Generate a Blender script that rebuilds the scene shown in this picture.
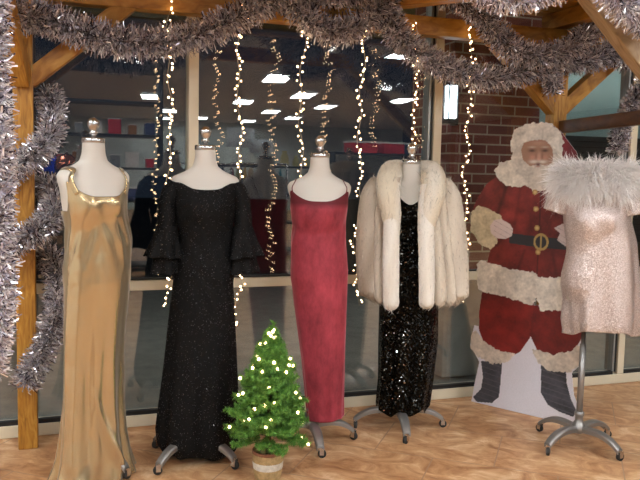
import bpy, bmesh, math, random
import numpy as np
from mathutils import Matrix, Vector

for _o in list(bpy.data.objects):
    bpy.data.objects.remove(_o)
S = bpy.context.scene
COL = S.collection
rng = np.random.default_rng(7)
random.seed(7)
PI = math.pi

# ------------------------------------------------------------------ camera
cam_data = bpy.data.cameras.new('camera')
cam_data.sensor_width = 36.0
cam_data.lens = 36.0 * 740.0 / 640.0
cam_data.clip_start = 0.05
cam_data.clip_end = 200
camera = bpy.data.objects.new('camera', cam_data)
COL.objects.link(camera)
CR = Matrix(((0.9445672559851446, 0.010199552529417054, -0.3281595161638531),
             (-0.32762980027674754, 0.09396437373012538, -0.9401220189103775),
             (0.021246479503979402, 0.9955233124330666, 0.09209734801275223)))
camera.matrix_world = Matrix.Translation((0, 0, 1.42)) @ CR.to_4x4()
S.camera = camera

# ------------------------------------------------------------------ world, exposure
world = bpy.data.worlds.new('night_sky')
S.world = world
world.use_nodes = True
world.node_tree.nodes['Background'].inputs[0].default_value = (0.012, 0.016, 0.025, 1)
world.node_tree.nodes['Background'].inputs[1].default_value = 1.0
S.view_settings.view_transform = 'Standard'
S.view_settings.look = 'None'
S.view_settings.exposure = 0.0
S.view_settings.gamma = 1.0
S.view_settings.use_curve_mapping = False
S.cycles.use_denoising = True
S.cycles.max_bounces = 10
S.cycles.transparent_max_bounces = 16
S.cycles.sample_clamp_indirect = 6.0
S.cycles.sample_clamp_direct = 30.0
PANEL_POWER = 38.0          # emission of the ceiling light panels
BULB_POWER = 13.0           # emission of the fairy light bulbs


# ------------------------------------------------------------------ helpers
def tag(o, label=None, cat=None, group=None, kind=None):
    if label: o['label'] = label
    if cat: o['category'] = cat
    if group: o['group'] = group
    if kind: o['kind'] = kind
    return o

def empty(name, loc=(0, 0, 0), rz=0.0, label=None, cat=None, group=None):
    o = bpy.data.objects.new(name, None)
    o.empty_display_size = 0.1
    COL.objects.link(o)
    o.location = loc
    o.rotation_euler = (0, 0, rz)
    return tag(o, label, cat, group)

def copy_tree(o, parent=None):
    c = o.copy()
    COL.objects.link(c)
    c.parent = parent
    for ch in [x for x in bpy.data.objects if x.parent == o]:
        copy_tree(ch, c)
    return c

class MB:
    """collects vertices and faces, builds one mesh object"""
    def __init__(s):
        s.v = []; s.f = []; s.n = 0; s.c = []
    def add(s, verts, faces, col=None):
        verts = np.asarray(verts, float).reshape(-1, 3)
        b = s.n
        s.v.append(verts); s.n += len(verts)
        s.f.extend([tuple(i + b for i in f) for f in faces])
        if col is not None:
            col = np.asarray(col, float)
            if col.ndim == 1: col = np.tile(col, (len(verts), 1))
            s.c.append(col)
        return s
    def addarr(s, verts, faces, col=None):
        verts = np.asarray(verts, float).reshape(-1, 3)
        b = s.n; s.v.append(verts); s.n += len(verts)
        s.f.extend(map(tuple, (np.asarray(faces) + b).tolist()))
        if col is not None: s.c.append(np.asarray(col, float))
        return s
    def box(s, c, d, R=None):
        x, y, z = d[0] / 2, d[1] / 2, d[2] / 2
        v = np.array([(-x, -y, -z), (x, -y, -z), (x, y, -z), (-x, y, -z), (-x, -y, z), (x, -y, z), (x, y, z), (-x, y, z)])
        if R is not None: v = v @ np.asarray(R).T
        return s.add(v + np.asarray(c, float), [(0, 3, 2, 1), (4, 5, 6, 7), (0, 1, 5, 4), (1, 2, 6, 5), (2, 3, 7, 6), (3, 0, 4, 7)])
    def bar(s, p, q, w, h, up=(0, 0, 1)):
        """rectangular bar from p to q, w across, h along up"""
        p = np.asarray(p, float); q = np.asarray(q, float)
        d = q - p; L = np.linalg.norm(d); d /= L
        up = np.asarray(up, float); side = np.cross(d, up); side /= np.linalg.norm(side); u = np.cross(side, d)
        return s.box((p + q) / 2, (L, w, h), np.array([d, side, u]).T)
    def tube(s, pts, rad, seg=10, cap=True):
        pts = np.asarray(pts, float); n = len(pts)
        rad = np.broadcast_to(np.asarray(rad, float), (n,))
        t = np.gradient(pts, axis=0); t /= np.linalg.norm(t, axis=1)[:, None] + 1e-12
        a = np.array([0, 0, 1.0]) if abs(t[0][2]) < 0.9 else np.array([1.0, 0, 0])
        nn = np.cross(t[0], a); nn /= np.linalg.norm(nn)
        rings = []
        for i in range(n):
            nn = nn - t[i] * nn.dot(t[i]); nn /= np.linalg.norm(nn)
            b = np.cross(t[i], nn)
            th = np.linspace(0, 2 * PI, seg, endpoint=False)[:, None]
            rings.append(pts[i] + rad[i] * (np.cos(th) * nn + np.sin(th) * b))
        return s.loft(rings, cap=cap)
    def loft(s, rings, closed=True, cap=False, col=None):
        R = np.asarray(rings, float); n, m = R.shape[:2]
        F = []
        for i in range(n - 1):
            for j in range(m if closed else m - 1):
                k = (j + 1) % m
                F.append((i * m + j, i * m + k, (i + 1) * m + k, (i + 1) * m + j))
        if cap:
            F.append(tuple(range(m))[::-1]); F.append(tuple((n - 1) * m + j for j in range(m)))
        return s.add(R.reshape(-1, 3), F, col)
    def lathe(s, prof, seg=24, c=(0, 0, 0), cap=True):
        th = np.linspace(0, 2 * PI, seg, endpoint=False)
        rings = [np.stack([r * np.cos(th) + c[0], r * np.sin(th) + c[1], np.full(seg, z + c[2])], 1) for r, z in prof]
        return s.loft(rings, cap=cap)
    def ball(s, c, r, seg=16, rings=10, sc=(1, 1, 1)):
        prof = [(max(1e-4, math.sin(PI * i / rings)), -math.cos(PI * i / rings)) for i in range(rings + 1)]
        th = np.linspace(0, 2 * PI, seg, endpoint=False)
        R = [np.stack([p * np.cos(th), p * np.sin(th), np.full(seg, z)], 1) * r * np.array(sc) + np.array(c) for p, z in prof]
        return s.loft(R, cap=True)
    def build(s, name, mat, parent=None, smooth=True, bevel=0.0, solid=0.0, loc=None, rz=0.0, subsurf=0):
        me = bpy.data.meshes.new(name)
        V = np.concatenate(s.v) if s.v else np.zeros((0, 3))
        me.from_pydata(V.tolist(), [], s.f)
        if s.c:
            a = me.color_attributes.new('Col', 'FLOAT_COLOR', 'POINT')
            c = np.concatenate(s.c)
            if c.shape[1] == 3: c = np.hstack([c, np.ones((len(c), 1))])
            a.data.foreach_set('color', c.astype(np.float32).ravel())
        if smooth:
            me.polygons.foreach_set('use_smooth', [True] * len(me.polygons))
        me.update()
        for m in (mat if isinstance(mat, (list, tuple)) else [mat]):
            me.materials.append(m)
        o = bpy.data.objects.new(name, me)
        COL.objects.link(o)
        o.parent = parent
        if loc is not None: o.location = loc
        if rz: o.rotation_euler = (0, 0, rz)
        if bevel:
            b = o.modifiers.new('bevel', 'BEVEL'); b.width = bevel; b.segments = 2; b.limit_method = 'ANGLE'
        if solid:
            b = o.modifiers.new('solid', 'SOLIDIFY'); b.thickness = abs(solid); b.offset = -1 if solid > 0 else 1
        if subsurf:
            b = o.modifiers.new('sub', 'SUBSURF'); b.levels = subsurf; b.render_levels = subsurf
        return o

def smoothpath(P, n):
    """Catmull-Rom through the points, n samples"""
    P = np.asarray(P, float)
    Q = np.vstack([2 * P[0] - P[1], P, 2 * P[-1] - P[-2]])
    seg = len(P) - 1
    out = []
    for t in np.linspace(0, seg - 1e-6, n):
        i = int(t); u = t - i
        a, b, c, d = Q[i], Q[i + 1], Q[i + 2], Q[i + 3]
        out.append(0.5 * ((2 * b) + (-a + c) * u + (2 * a - 5 * b + 4 * c - d) * u * u + (-a + 3 * b - 3 * c + d) * u ** 3))
    return np.array(out)

def strands(mb, P, D, L, W, col=None, taper=True, bend=None):
    """thin blades: one quad (or triangle) per strand"""
    n = len(P)
    D = D / (np.linalg.norm(D, axis=1)[:, None] + 1e-9)
    r = rng.normal(size=(n, 3)); side = np.cross(D, r); side /= np.linalg.norm(side, axis=1)[:, None] + 1e-9
    L = np.broadcast_to(L, (n,))[:, None]; W = np.broadcast_to(W, (n,))[:, None]
    if bend is None:
        if taper:
            V = np.stack([P - side * W / 2, P + side * W / 2, P + D * L], 1)
            F = np.arange(n * 3).reshape(n, 3); k = 3
        else:
            V = np.stack([P - side * W / 2, P + side * W / 2, P + D * L + side * W / 2, P + D * L - side * W / 2], 1)
            F = np.arange(n * 4).reshape(n, 4); k = 4
    else:
        M = P + D * L * 0.5
        T = P + D * L * 0.9 + bend
        V = np.stack([P - side * W / 2, P + side * W / 2, M + side * W * .45, M - side * W * .45, T], 1)
        F = None; k = 5
        base = mb.n
        mb.v.append(V.reshape(-1, 3)); mb.n += n * 5
        i = np.arange(n) * 5 + base
        mb.f.extend(map(tuple, np.stack([i, i + 1, i + 2, i + 3], 1).tolist()))
        mb.f.extend(map(tuple, np.stack([i + 3, i + 2, i + 4], 1).tolist()))
    if F is not None:
        mb.addarr(V.reshape(-1, 3), F)
    if col is not None:
        mb.c.append(np.repeat(np.broadcast_to(col, (n, 3)), k, axis=0))

def snoise(x, y, z=0.0, seed=0):
    """cheap smooth noise in -1..1"""
    r = np.random.default_rng(seed); s = 0
    for k in range(6):
        a = r.normal(size=3); p = r.uniform(0, 6.28)
        s = s + np.sin(a[0] * x * 1.7 + a[1] * y * 1.7 + a[2] * z * 1.7 + p)
    return s / 3.0

# ------------------------------------------------------------------ materials
def newmat(name):
    m = bpy.data.materials.new(name); m.use_nodes = True
    nt = m.node_tree
    return m, nt, nt.nodes['Principled BSDF'], nt.nodes['Material Output']

def N(nt, typ, **kw):
    n = nt.nodes.new(typ)
    for k, v in kw.items():
        if k.startswith('i_'):
            key = k[2:]; key = int(key) if key.isdigit() else key.replace('_', ' ')
            n.inputs[key].default_value = v
        else: setattr(n, k, v)
    return n

def ramp(nt, fac, stops):
    r = nt.nodes.new('ShaderNodeValToRGB')
    while len(r.color_ramp.elements) < len(stops): r.color_ramp.elements.new(0.5)
    for e, (p, c) in zip(r.color_ramp.elements, stops):
        e.position = p; e.color = (*c, 1) if len(c) == 3 else c
    nt.links.new(fac, r.inputs[0])
    return r.outputs[0]

def coords(nt, scale=(1, 1, 1), rot=(0, 0, 0), kind='Object'):
    t = nt.nodes.new('ShaderNodeTexCoord'); mp = nt.nodes.new('ShaderNodeMapping')
    mp.inputs['Scale'].default_value = scale; mp.inputs['Rotation'].default_value = rot
    nt.links.new(t.outputs[kind], mp.inputs[0]); return mp.outputs[0]

def plain(name, col, rough=0.5, metal=0.0, bump=0.0, bscale=40, var=0.0, **kw):
    m, nt, b, o = newmat(name)
    b.inputs['Base Color'].default_value = (*col, 1)
    b.inputs['Roughness'].default_value = rough
    b.inputs['Metallic'].default_value = metal
    for k, v in kw.items(): b.inputs[k.replace('_', ' ')].default_value = v
    co = coords(nt)
    nz = N(nt, 'ShaderNodeTexNoise', i_Scale=bscale, i_Detail=4.0)
    nt.links.new(co, nz.inputs['Vector'])
    if var:
        nt.links.new(ramp(nt, nz.outputs[0], [(0.3, tuple(max(0, c * (1 - var)) for c in col)), (0.7, tuple(min(1, c * (1 + var)) for c in col))]), b.inputs['Base Color'])
    if bump:
        bp = N(nt, 'ShaderNodeBump', i_Strength=bump, i_Distance=0.01)
        nt.links.new(nz.outputs[0], bp.inputs['Height']); nt.links.new(bp.outputs[0], b.inputs['Normal'])
    return m

def emis(name, col, power):
    m, nt, b, o = newmat(name)
    b.inputs['Base Color'].default_value = (*col, 1)
    b.inputs['Emission Color'].default_value = (*col, 1)
    b.inputs['Emission Strength'].default_value = power
    return m

def vcol(name, rough=0.6, metal=0.0, **kw):
    m, nt, b, o = newmat(name)
    a = N(nt, 'ShaderNodeVertexColor', layer_name='Col')
    nt.links.new(a.outputs[0], b.inputs['Base Color'])
    b.inputs['Roughness'].default_value = rough; b.inputs['Metallic'].default_value = metal
    for k, v in kw.items(): b.inputs[k.replace('_', ' ')].default_value = v
    return m

def sparkle(name, cols, scale, tilt, rough, metal, frac=1.0, base=None, spec=0.5):
    """cells whose normals are tilted at random, as sequins or glitter are"""
    m, nt, b, o = newmat(name)
    co = coords(nt)
    v = N(nt, 'ShaderNodeTexVoronoi', i_Scale=scale); nt.links.new(co, v.inputs['Vector'])
    sub = N(nt, 'ShaderNodeVectorMath', operation='SUBTRACT'); nt.links.new(v.outputs['Color'], sub.inputs[0]); sub.inputs[1].default_value = (.5, .5, .5)
    sc = N(nt, 'ShaderNodeVectorMath', operation='SCALE'); nt.links.new(sub.outputs[0], sc.inputs[0]); sc.inputs['Scale'].default_value = tilt
    g = nt.nodes.new('ShaderNodeNewGeometry')
    ad = N(nt, 'ShaderNodeVectorMath', operation='ADD'); nt.links.new(g.outputs['Normal'], ad.inputs[0]); nt.links.new(sc.outputs[0], ad.inputs[1])
    no = N(nt, 'ShaderNodeVectorMath', operation='NORMALIZE'); nt.links.new(ad.outputs[0], no.inputs[0])
    sep = nt.nodes.new('ShaderNodeSeparateColor'); nt.links.new(v.outputs['Color'], sep.inputs[0])
    nt.links.new(ramp(nt, sep.outputs[0], cols), b.inputs['Base Color'])
    b.inputs['Roughness'].default_value = rough; b.inputs['Metallic'].default_value = metal
    nt.links.new(no.outputs[0], b.inputs['Normal'])
    if frac < 1.0:
        b2 = nt.nodes.new('ShaderNodeBsdfPrincipled')
        b2.inputs['Base Color'].default_value = (*base, 1); b2.inputs['Roughness'].default_value = 0.8
        b2.inputs['Specular IOR Level'].default_value = 0.2
        gt = N(nt, 'ShaderNodeMath', operation='GREATER_THAN'); nt.links.new(sep.outputs[1], gt.inputs[0]); gt.inputs[1].default_value = 1 - frac
        mx = nt.nodes.new('ShaderNodeMixShader'); nt.links.new(gt.outputs[0], mx.inputs[0]); nt.links.new(b2.outputs[0], mx.inputs[1]); nt.links.new(b.outputs[0], mx.inputs[2])
        nt.links.new(mx.outputs[0], o.inputs[0])
    return m

def wood_mat(name, c1, c2, c3):
    m, nt, b, o = newmat(name)
    co = coords(nt, (1, 1, 1))
    w = N(nt, 'ShaderNodeTexNoise', i_Scale=7.0, i_Detail=6.0, i_Distortion=1.5)
    mp = N(nt, 'ShaderNodeMapping'); mp.inputs['Scale'].default_value = (1.0, 6, 2.2)
    nt.links.new(co, mp.inputs[0]); nt.links.new(mp.outputs[0], w.inputs['Vector'])
    nt.links.new(ramp(nt, w.outputs[0], [(0.3, c1), (0.5, c2), (0.72, c3)]), b.inputs['Base Color'])
    b.inputs['Roughness'].default_value = 0.45
    bp = N(nt, 'ShaderNodeBump', i_Strength=0.15, i_Distance=0.005); nt.links.new(w.outputs[0], bp.inputs['Height']); nt.links.new(bp.outputs[0], b.inputs['Normal'])
    return m

def glass_mat():
    m, nt, b, o = newmat('window_glass')
    nt.nodes.remove(b)
    tr = N(nt, 'ShaderNodeBsdfTransparent'); tr.inputs[0].default_value = (0.93, 0.95, 0.95, 1)
    gl = N(nt, 'ShaderNodeBsdfGlossy'); gl.inputs['Roughness'].default_value = 0.0; gl.inputs[0].default_value = (1, 1, 1, 1)
    fr = N(nt, 'ShaderNodeFresnel'); fr.inputs[0].default_value = 1.9
    mx = nt.nodes.new('ShaderNodeMixShader')
    ge = nt.nodes.new('ShaderNodeNewGeometry')          # one reflection per pane: none where the ray leaves the glass
    inv = N(nt, 'ShaderNodeMath', operation='SUBTRACT'); inv.inputs[0].default_value = 1.0; nt.links.new(ge.outputs['Backfacing'], inv.inputs[1])
    mu = N(nt, 'ShaderNodeMath', operation='MULTIPLY'); nt.links.new(fr.outputs[0], mu.inputs[0]); nt.links.new(inv.outputs[0], mu.inputs[1])
    nt.links.new(mu.outputs[0], mx.inputs[0]); nt.links.new(tr.outputs[0], mx.inputs[1]); nt.links.new(gl.outputs[0], mx.inputs[2])
    nt.links.new(mx.outputs[0], o.inputs[0])
    return m

def floor_mat():
    m, nt, b, o = newmat('travertine_tile')
    co = coords(nt, (1, 1, 1), (0, 0, math.radians(38)))
    br = N(nt, 'ShaderNodeTexBrick', i_Scale=1.0); br.offset = 0.5
    br.inputs['Brick Width'].default_value = 0.6; br.inputs['Row Height'].default_value = 0.45
    br.inputs['Mortar Size'].default_value = 0.0035; br.inputs['Mortar Smooth'].default_value = 0.2; br.inputs['Bias'].default_value = 0
    nt.links.new(co, br.inputs['Vector'])
    n1 = N(nt, 'ShaderNodeTexNoise', i_Scale=4.5, i_Detail=10.0, i_Roughness=0.68, i_Distortion=1.1)
    mp = N(nt, 'ShaderNodeMapping'); mp.inputs['Scale'].default_value = (1.1, 1.7, 1); nt.links.new(co, mp.inputs[0]); nt.links.new(mp.outputs[0], n1.inputs['Vector'])
    base = ramp(nt, n1.outputs[0], [(0.30, (0.23, 0.095, 0.035)), (0.43, (0.41, 0.20, 0.088)), (0.54, (0.54, 0.305, 0.15)), (0.70, (0.72, 0.50, 0.31))])
    mx = N(nt, 'ShaderNodeMix', data_type='RGBA'); nt.links.new(br.outputs['Fac'], mx.inputs[0]); nt.links.new(base, mx.inputs[6]); mx.inputs[7].default_value = (0.33, 0.19, 0.11, 1)
    nt.links.new(mx.outputs[2], b.inputs['Base Color'])
    b.inputs['Roughness'].default_value = 0.42; b.inputs['Specular IOR Level'].default_value = 0.35
    bp = N(nt, 'ShaderNodeBump', i_Strength=0.25, i_Distance=0.003); bp.invert = True
    nt.links.new(br.outputs['Fac'], bp.inputs['Height']); nt.links.new(bp.outputs[0], b.inputs['Normal'])
    return m

def brick_mat(kind='Object'):
    m, nt, b, o = newmat('red_brick')
    t = nt.nodes.new('ShaderNodeTexCoord')
    sp = nt.nodes.new('ShaderNodeSeparateXYZ'); nt.links.new(t.outputs['Object'], sp.inputs[0])
    ad = N(nt, 'ShaderNodeMath', operation='ADD'); nt.links.new(sp.outputs[0], ad.inputs[0]); nt.links.new(sp.outputs[1], ad.inputs[1])
    cb = nt.nodes.new('ShaderNodeCombineXYZ'); nt.links.new(ad.outputs[0], cb.inputs[0]); nt.links.new(sp.outputs[2], cb.inputs[1])
    br = N(nt, 'ShaderNodeTexBrick', i_Scale=1.0); br.offset = 0.5
    br.inputs['Brick Width'].default_value = 0.215; br.inputs['Row Height'].default_value = 0.068
    br.inputs['Mortar Size'].default_value = 0.006; br.inputs['Mortar Smooth'].default_value = 0.1
    br.inputs['Color1'].default_value = (0.19, 0.050, 0.042, 1); br.inputs['Color2'].default_value = (0.28, 0.078, 0.065, 1)
    br.inputs['Mortar'].default_value = (0.50, 0.40, 0.32, 1)
    nt.links.new(cb.outputs[0], br.inputs['Vector']); nt.links.new(br.outputs[0], b.inputs['Base Color'])
    b.inputs['Roughness'].default_value = 0.85
    bp = N(nt, 'ShaderNodeBump', i_Strength=0.5, i_Distance=0.006); bp.invert = True
    nt.links.new(br.outputs['Fac'], bp.inputs['Height']); nt.links.new(bp.outputs[0], b.inputs['Normal'])
    return m

def velvet_mat(name, c1, c2, sheen):
    m, nt, b, o = newmat(name)
    co = coords(nt, (1, 1, 0.45))
    n1 = N(nt, 'ShaderNodeTexNoise', i_Scale=9.0, i_Detail=9.0, i_Roughness=0.75); nt.links.new(co, n1.inputs['Vector'])
    nt.links.new(ramp(nt, n1.outputs[0], [(0.36, c1), (0.66, c2)]), b.inputs['Base Color'])
    b.inputs['Roughness'].default_value = 0.75
    b.inputs['Sheen Weight'].default_value = 0.75; b.inputs['Sheen Roughness'].default_value = 0.35; b.inputs['Sheen Tint'].default_value = (*sheen, 1)
    bp = N(nt, 'ShaderNodeBump', i_Strength=0.35, i_Distance=0.006); nt.links.new(n1.outputs[0], bp.inputs['Height']); nt.links.new(bp.outputs[0], b.inputs['Normal'])
    return m

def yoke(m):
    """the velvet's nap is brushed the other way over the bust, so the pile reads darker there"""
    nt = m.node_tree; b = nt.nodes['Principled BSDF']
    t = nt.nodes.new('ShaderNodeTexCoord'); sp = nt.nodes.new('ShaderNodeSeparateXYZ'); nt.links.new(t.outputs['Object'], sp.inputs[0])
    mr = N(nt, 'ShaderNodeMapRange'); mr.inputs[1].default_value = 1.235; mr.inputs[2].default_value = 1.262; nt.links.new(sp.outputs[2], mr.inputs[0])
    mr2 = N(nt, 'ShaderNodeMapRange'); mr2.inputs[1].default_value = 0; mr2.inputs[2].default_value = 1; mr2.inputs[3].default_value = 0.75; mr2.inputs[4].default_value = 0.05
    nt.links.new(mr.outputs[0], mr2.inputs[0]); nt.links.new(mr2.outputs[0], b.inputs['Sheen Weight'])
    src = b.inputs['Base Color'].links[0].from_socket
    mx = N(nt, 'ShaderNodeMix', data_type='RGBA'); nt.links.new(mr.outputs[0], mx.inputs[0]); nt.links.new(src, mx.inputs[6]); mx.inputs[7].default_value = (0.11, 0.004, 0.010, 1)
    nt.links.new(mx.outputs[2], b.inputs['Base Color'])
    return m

def satin_mat():
    m, nt, b, o = newmat('champagne_satin')
    co = coords(nt, (1, 1, 0.25))
    n1 = N(nt, 'ShaderNodeTexNoise', i_Scale=7.0, i_Detail=3.0); nt.links.new(co, n1.inputs['Vector'])
    b.inputs['Base Color'].default_value = (0.54, 0.42, 0.24, 1)
    b.inputs['Metallic'].default_value = 0.78; b.inputs['Roughness'].default_value = 0.27
    b.inputs['Sheen Weight'].default_value = 0.3
    bp = N(nt, 'ShaderNodeBump', i_Strength=0.35, i_Distance=0.03); nt.links.new(n1.outputs[0], bp.inputs['Height']); nt.links.new(bp.outputs[0], b.inputs['Normal'])
    return m

def asphalt_mat(name, c1, c2, scale=6):
    m, nt, b, o = newmat(name)
    co = coords(nt)
    n1 = N(nt, 'ShaderNodeTexNoise', i_Scale=scale, i_Detail=10.0, i_Roughness=0.7); nt.links.new(co, n1.inputs['Vector'])
    nt.links.new(ramp(nt, n1.outputs[0], [(0.3, c1), (0.7, c2)]), b.inputs['Base Color']); b.inputs['Roughness'].default_value = 0.85
    return m

MT = dict(
    cream=plain('cream_aluminium', (0.68, 0.61, 0.46), 0.4, 0.0, var=0.04, bscale=3),
    gasket=plain('black_gasket', (0.01, 0.011, 0.012), 0.5),
    greymetal=plain('grey_window_trim', (0.35, 0.38, 0.38), 0.35, 0.6),
    glass=glass_mat(), floor=floor_mat(), brick=brick_mat(),
    ceil=plain('ceiling_tile', (0.50, 0.51, 0.50), 0.9, bump=0.2, bscale=120),
    wall=plain('sage_painted_wall', (0.52, 0.60, 0.58), 0.8, var=0.05, bscale=3),
    dimwood=wood_mat('dimmed_cedar', (0.06, 0.022, 0.006), (0.11, 0.045, 0.012), (0.16, 0.07, 0.02)), wood=wood_mat('stained_cedar', (0.24, 0.095, 0.010), (0.42, 0.19, 0.024), (0.56, 0.30, 0.055)),
    tinsel=vcol('tinsel_foil', 0.22, 0.6), dark_wire=plain('dark_wire', (0.05, 0.04, 0.04), 0.5),
    linen=plain('natural_linen', (0.60, 0.56, 0.50), 0.85, bump=0.15, bscale=500),
    chrome=plain('brushed_steel', (0.6, 0.6, 0.6), 0.25, 1.0),
    cast=plain('cast_grey_iron', (0.30, 0.29, 0.28), 0.42, 0.75, bump=0.15, bscale=70),
    rubber=plain('black_rubber', (0.02, 0.02, 0.02), 0.6),
    satin=satin_mat(), litwood=wood_mat('front_lit_cedar', (0.24, 0.15, 0.07), (0.36, 0.24, 0.12), (0.45, 0.32, 0.18)),
    glitter=sparkle('black_glitter_knit', [(0, (.03, .03, .04)), (.5, (.18, .17, .19)), (1, (.40, .38, .38))], 330, 1.3, 0.3, 1.0, 0.035, (0.003, 0.003, 0.0032)),
    velvet=yoke(velvet_mat('crimson_velvet', (0.17, 0.010, 0.020), (0.40, 0.040, 0.062), (1.0, 0.42, 0.48))),
    sequin=sparkle('black_sequins', [(0, (.006, .006, .006)), (.6, (.012, .012, .011)), (.90, (.02, .019, .015)), (.985, (.08, .08, .075)), (1, (.8, .8, .8))], 150, 1.2, 0.18, 1.0),
    pinksequin=sparkle('blush_sequins', [(0, (.48, .39, .36)), (.5, (.60, .51, .48)), (1, (.85, .78, .76))], 330, 0.6, 0.34, 0.45),
    fur=vcol('fox_fur', 0.7, Sheen_Weight=0.3),
    feather=plain('white_marabou', (0.90, 0.87, 0.85), 0.8, Sheen_Weight=0.3),
    lining=plain('cream_lining', (0.6, 0.52, 0.42), 0.6),
    pine=vcol('pine_needles', 0.6), bark=plain('brown_bark', (0.07, 0.035, 0.015), 0.9),
    bulb=emis('warm_bulb', (1.0, 0.66, 0.36), BULB_POWER),
    bulbwire=plain('clear_wire', (0.45, 0.38, 0.28), 0.4),
    treewire=plain('green_wire', (0.02, 0.07, 0.02), 0.5),
    panel=emis('panel_diffuser', (0.92, 0.97, 1.0), PANEL_POWER),
    white=plain('white_enamel', (0.75, 0.75, 0.74), 0.4),
    black=plain('black_powder_coat', (0.02, 0.02, 0.022), 0.4),
    print=vcol('printed_card', 0.5), card=plain('white_cardboard', (0.72, 0.70, 0.74), 0.6),
)

# ------------------------------------------------------------------ the setting
def struct(name, mb, mat, parent=None, **kw):
    o = mb.build(name, mat, parent, smooth=False, **kw)
    if parent is None: o['kind'] = 'structure'
    return o

WY = 4.12                                  # the plane of the window wall
X0, X1, Y0, CH = -4.6, 12.2, -17.5, 3.05
struct('floor', MB().box(((X0 + X1) / 2, (Y0 + WY) / 2, -0.05), (X1 - X0, WY - Y0 + 0.04, 0.1)), MT['floor'])
struct('ceiling', MB().box(((X0 + X1) / 2, (Y0 + WY) / 2, CH + 0.05), (X1 - X0, WY - Y0 + 0.3, 0.1)), MT['ceil'])

MT['whitewall'] = plain('white_painted_wall', (0.75, 0.76, 0.75), 0.7)
MT['panelling'] = plain('brown_panelling', (0.09, 0.055, 0.035), 0.6, var=0.2, bscale=6)
struct('wall_right', MB().box((X1 + 0.05, (Y0 + WY) / 2, CH / 2), (0.1, WY - Y0, CH)), MT['panelling'])
struct('wall_back', MB().box(((X0 + X1) / 2, Y0 - 0.05, CH / 2), (X1 - X0, 0.1, CH)), MT['wall'])
struct('wall_left', MB().box((X0 - 0.05, (Y0 + WY) / 2, CH / 2), (0.1, WY - Y0, CH)), MT['whitewall'])
# brickwork either side of the glazing, outside the picture
struct('wall_front_left', MB().box(((X0 - 2.29) / 2, WY + 0.05, CH / 2), (-2.29 - X0, 0.2, CH)), MT['brick'])
struct('wall_front_right', MB().box(((X1 + 6.63) / 2, WY + 0.05, CH / 2), (X1 - 6.63, 0.2, CH)), MT['brick'])
MX = [-2.296, -0.809, 0.678, 2.164, 3.651, 5.138, 6.62]
m = MB(); m.box(((MX[0] + MX[-1]) / 2, WY, 0.032), (MX[-1] - MX[0] + 0.06, 0.12, 0.064))
struct('trim_1', m, MT['cream'], bevel=0.004)
m = MB(); m.box(((MX[0] + MX[-1]) / 2, WY, 0.783), (MX[-1] - MX[0] + 0.05, 0.09, 0.056))
struct('trim_2', m, MT['cream'], bevel=0.004)
m = MB(); m.box(((MX[0] + MX[-1]) / 2, WY, 2.97), (MX[-1] - MX[0] + 0.06, 0.12, 0.14))
struct('trim_3', m, MT['cream'], bevel=0.004)
for k, x in enumerate(MX):
    m = MB()
    for z0, z1 in ((0.064, 0.755), (0.811, 2.9)):
        m.box((x, WY, (z0 + z1) / 2), (0.054, 0.11, z1 - z0))
    mu = struct('trim_%d' % (k + 4), m, MT['cream'], bevel=0.004)
    if x in (2.164, 3.651):
        g = MB(); g.box((x - 0.039, WY, 1.48), (0.008, 0.09, 2.8)); g.build('gasket', MT['gasket'], mu, smooth=False)
        g = MB(); g.box((x - 0.052, WY, 1.48), (0.014, 0.08, 2.8)); g.build('edge_strip', MT['greymetal'], mu, smooth=False)
for k in range(len(MX) - 1):
    a, b = MX[k] + 0.028, MX[k + 1] - 0.028
    if k in (2, 3): b -= 0.034
    g = MB()
    g.box(((a + b) / 2, WY - 0.035, 0.075), (b - a, 0.03, 0.022)); g.box(((a + b) / 2, WY - 0.035, 0.818), (b - a, 0.03, 0.010))
    w = struct('window_%d' % (k + 1), g, MT['gasket'])
    for z0, z1 in ((0.087, 0.753), (0.824, 2.9)):
        for dy in (-0.012, 0.012):
            MB().box(((a + b) / 2, WY + dy, (z0 + z1) / 2), (b - a, 0.005, z1 - z0)).build('glass_pane', MT['glass'], w, smooth=False)

# outdoors
MT['concrete'] = asphalt_mat('pavement_concrete', (0.22, 0.21, 0.195), (0.34, 0.33, 0.30))
MT['asphalt'] = asphalt_mat('wet_asphalt', (0.018, 0.018, 0.018), (0.04, 0.038, 0.036), 3)
MT['kerb'] = plain('kerb_stone', (0.38, 0.37, 0.34), 0.8, var=0.1)
MT['soffit'] = plain('olive_soffit', (0.30, 0.29, 0.16), 0.8)
MT['fascia'] = plain('dark_fascia', (0.03, 0.035, 0.025), 0.7)
MT['teal'] = plain('pale_teal_render', (0.42, 0.52, 0.50), 0.8, var=0.05, bscale=4)
MT['shutter'] = plain('dark_shutter', (0.05, 0.055, 0.055), 0.5)
tag(MB().box((6, 6.58, -0.07), (40, 4.72, 0.1)).build('pavement', MT['concrete'], smooth=False), kind='structure')
tag(MB().box((6, 9.0, -0.06), (40, 0.14, 0.14)).build('kerb', MT['kerb'], smooth=False, bevel=0.01), kind='structure')
tag(MB().box((6, 24.5, -0.20), (60, 31, 0.1)).build('road', MT['asphalt'], smooth=False), kind='structure')
tag(MB().box((7.0, 5.4, 2.98), (14, 2.2, 0.12)).build('canopy_soffit', MT['soffit'], smooth=False), kind='structure')
tag(MB().box((7.0, 6.55, 2.86), (14, 0.1, 0.36)).build('canopy_fascia', MT['fascia'], smooth=False), kind='structure')
tag(MB().box((2.86, 4.83, 0.36), (0.74, 0.66, 0.72)).build('pillar_plinth', MT['concrete'], smooth=False, bevel=.01), kind='structure')
p = MB().box((2.86, 4.83, 1.82), (0.70, 0.62, 2.2)).build('brick_pillar', MT['brick'], smooth=False)
tag(p, kind='structure')

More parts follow.
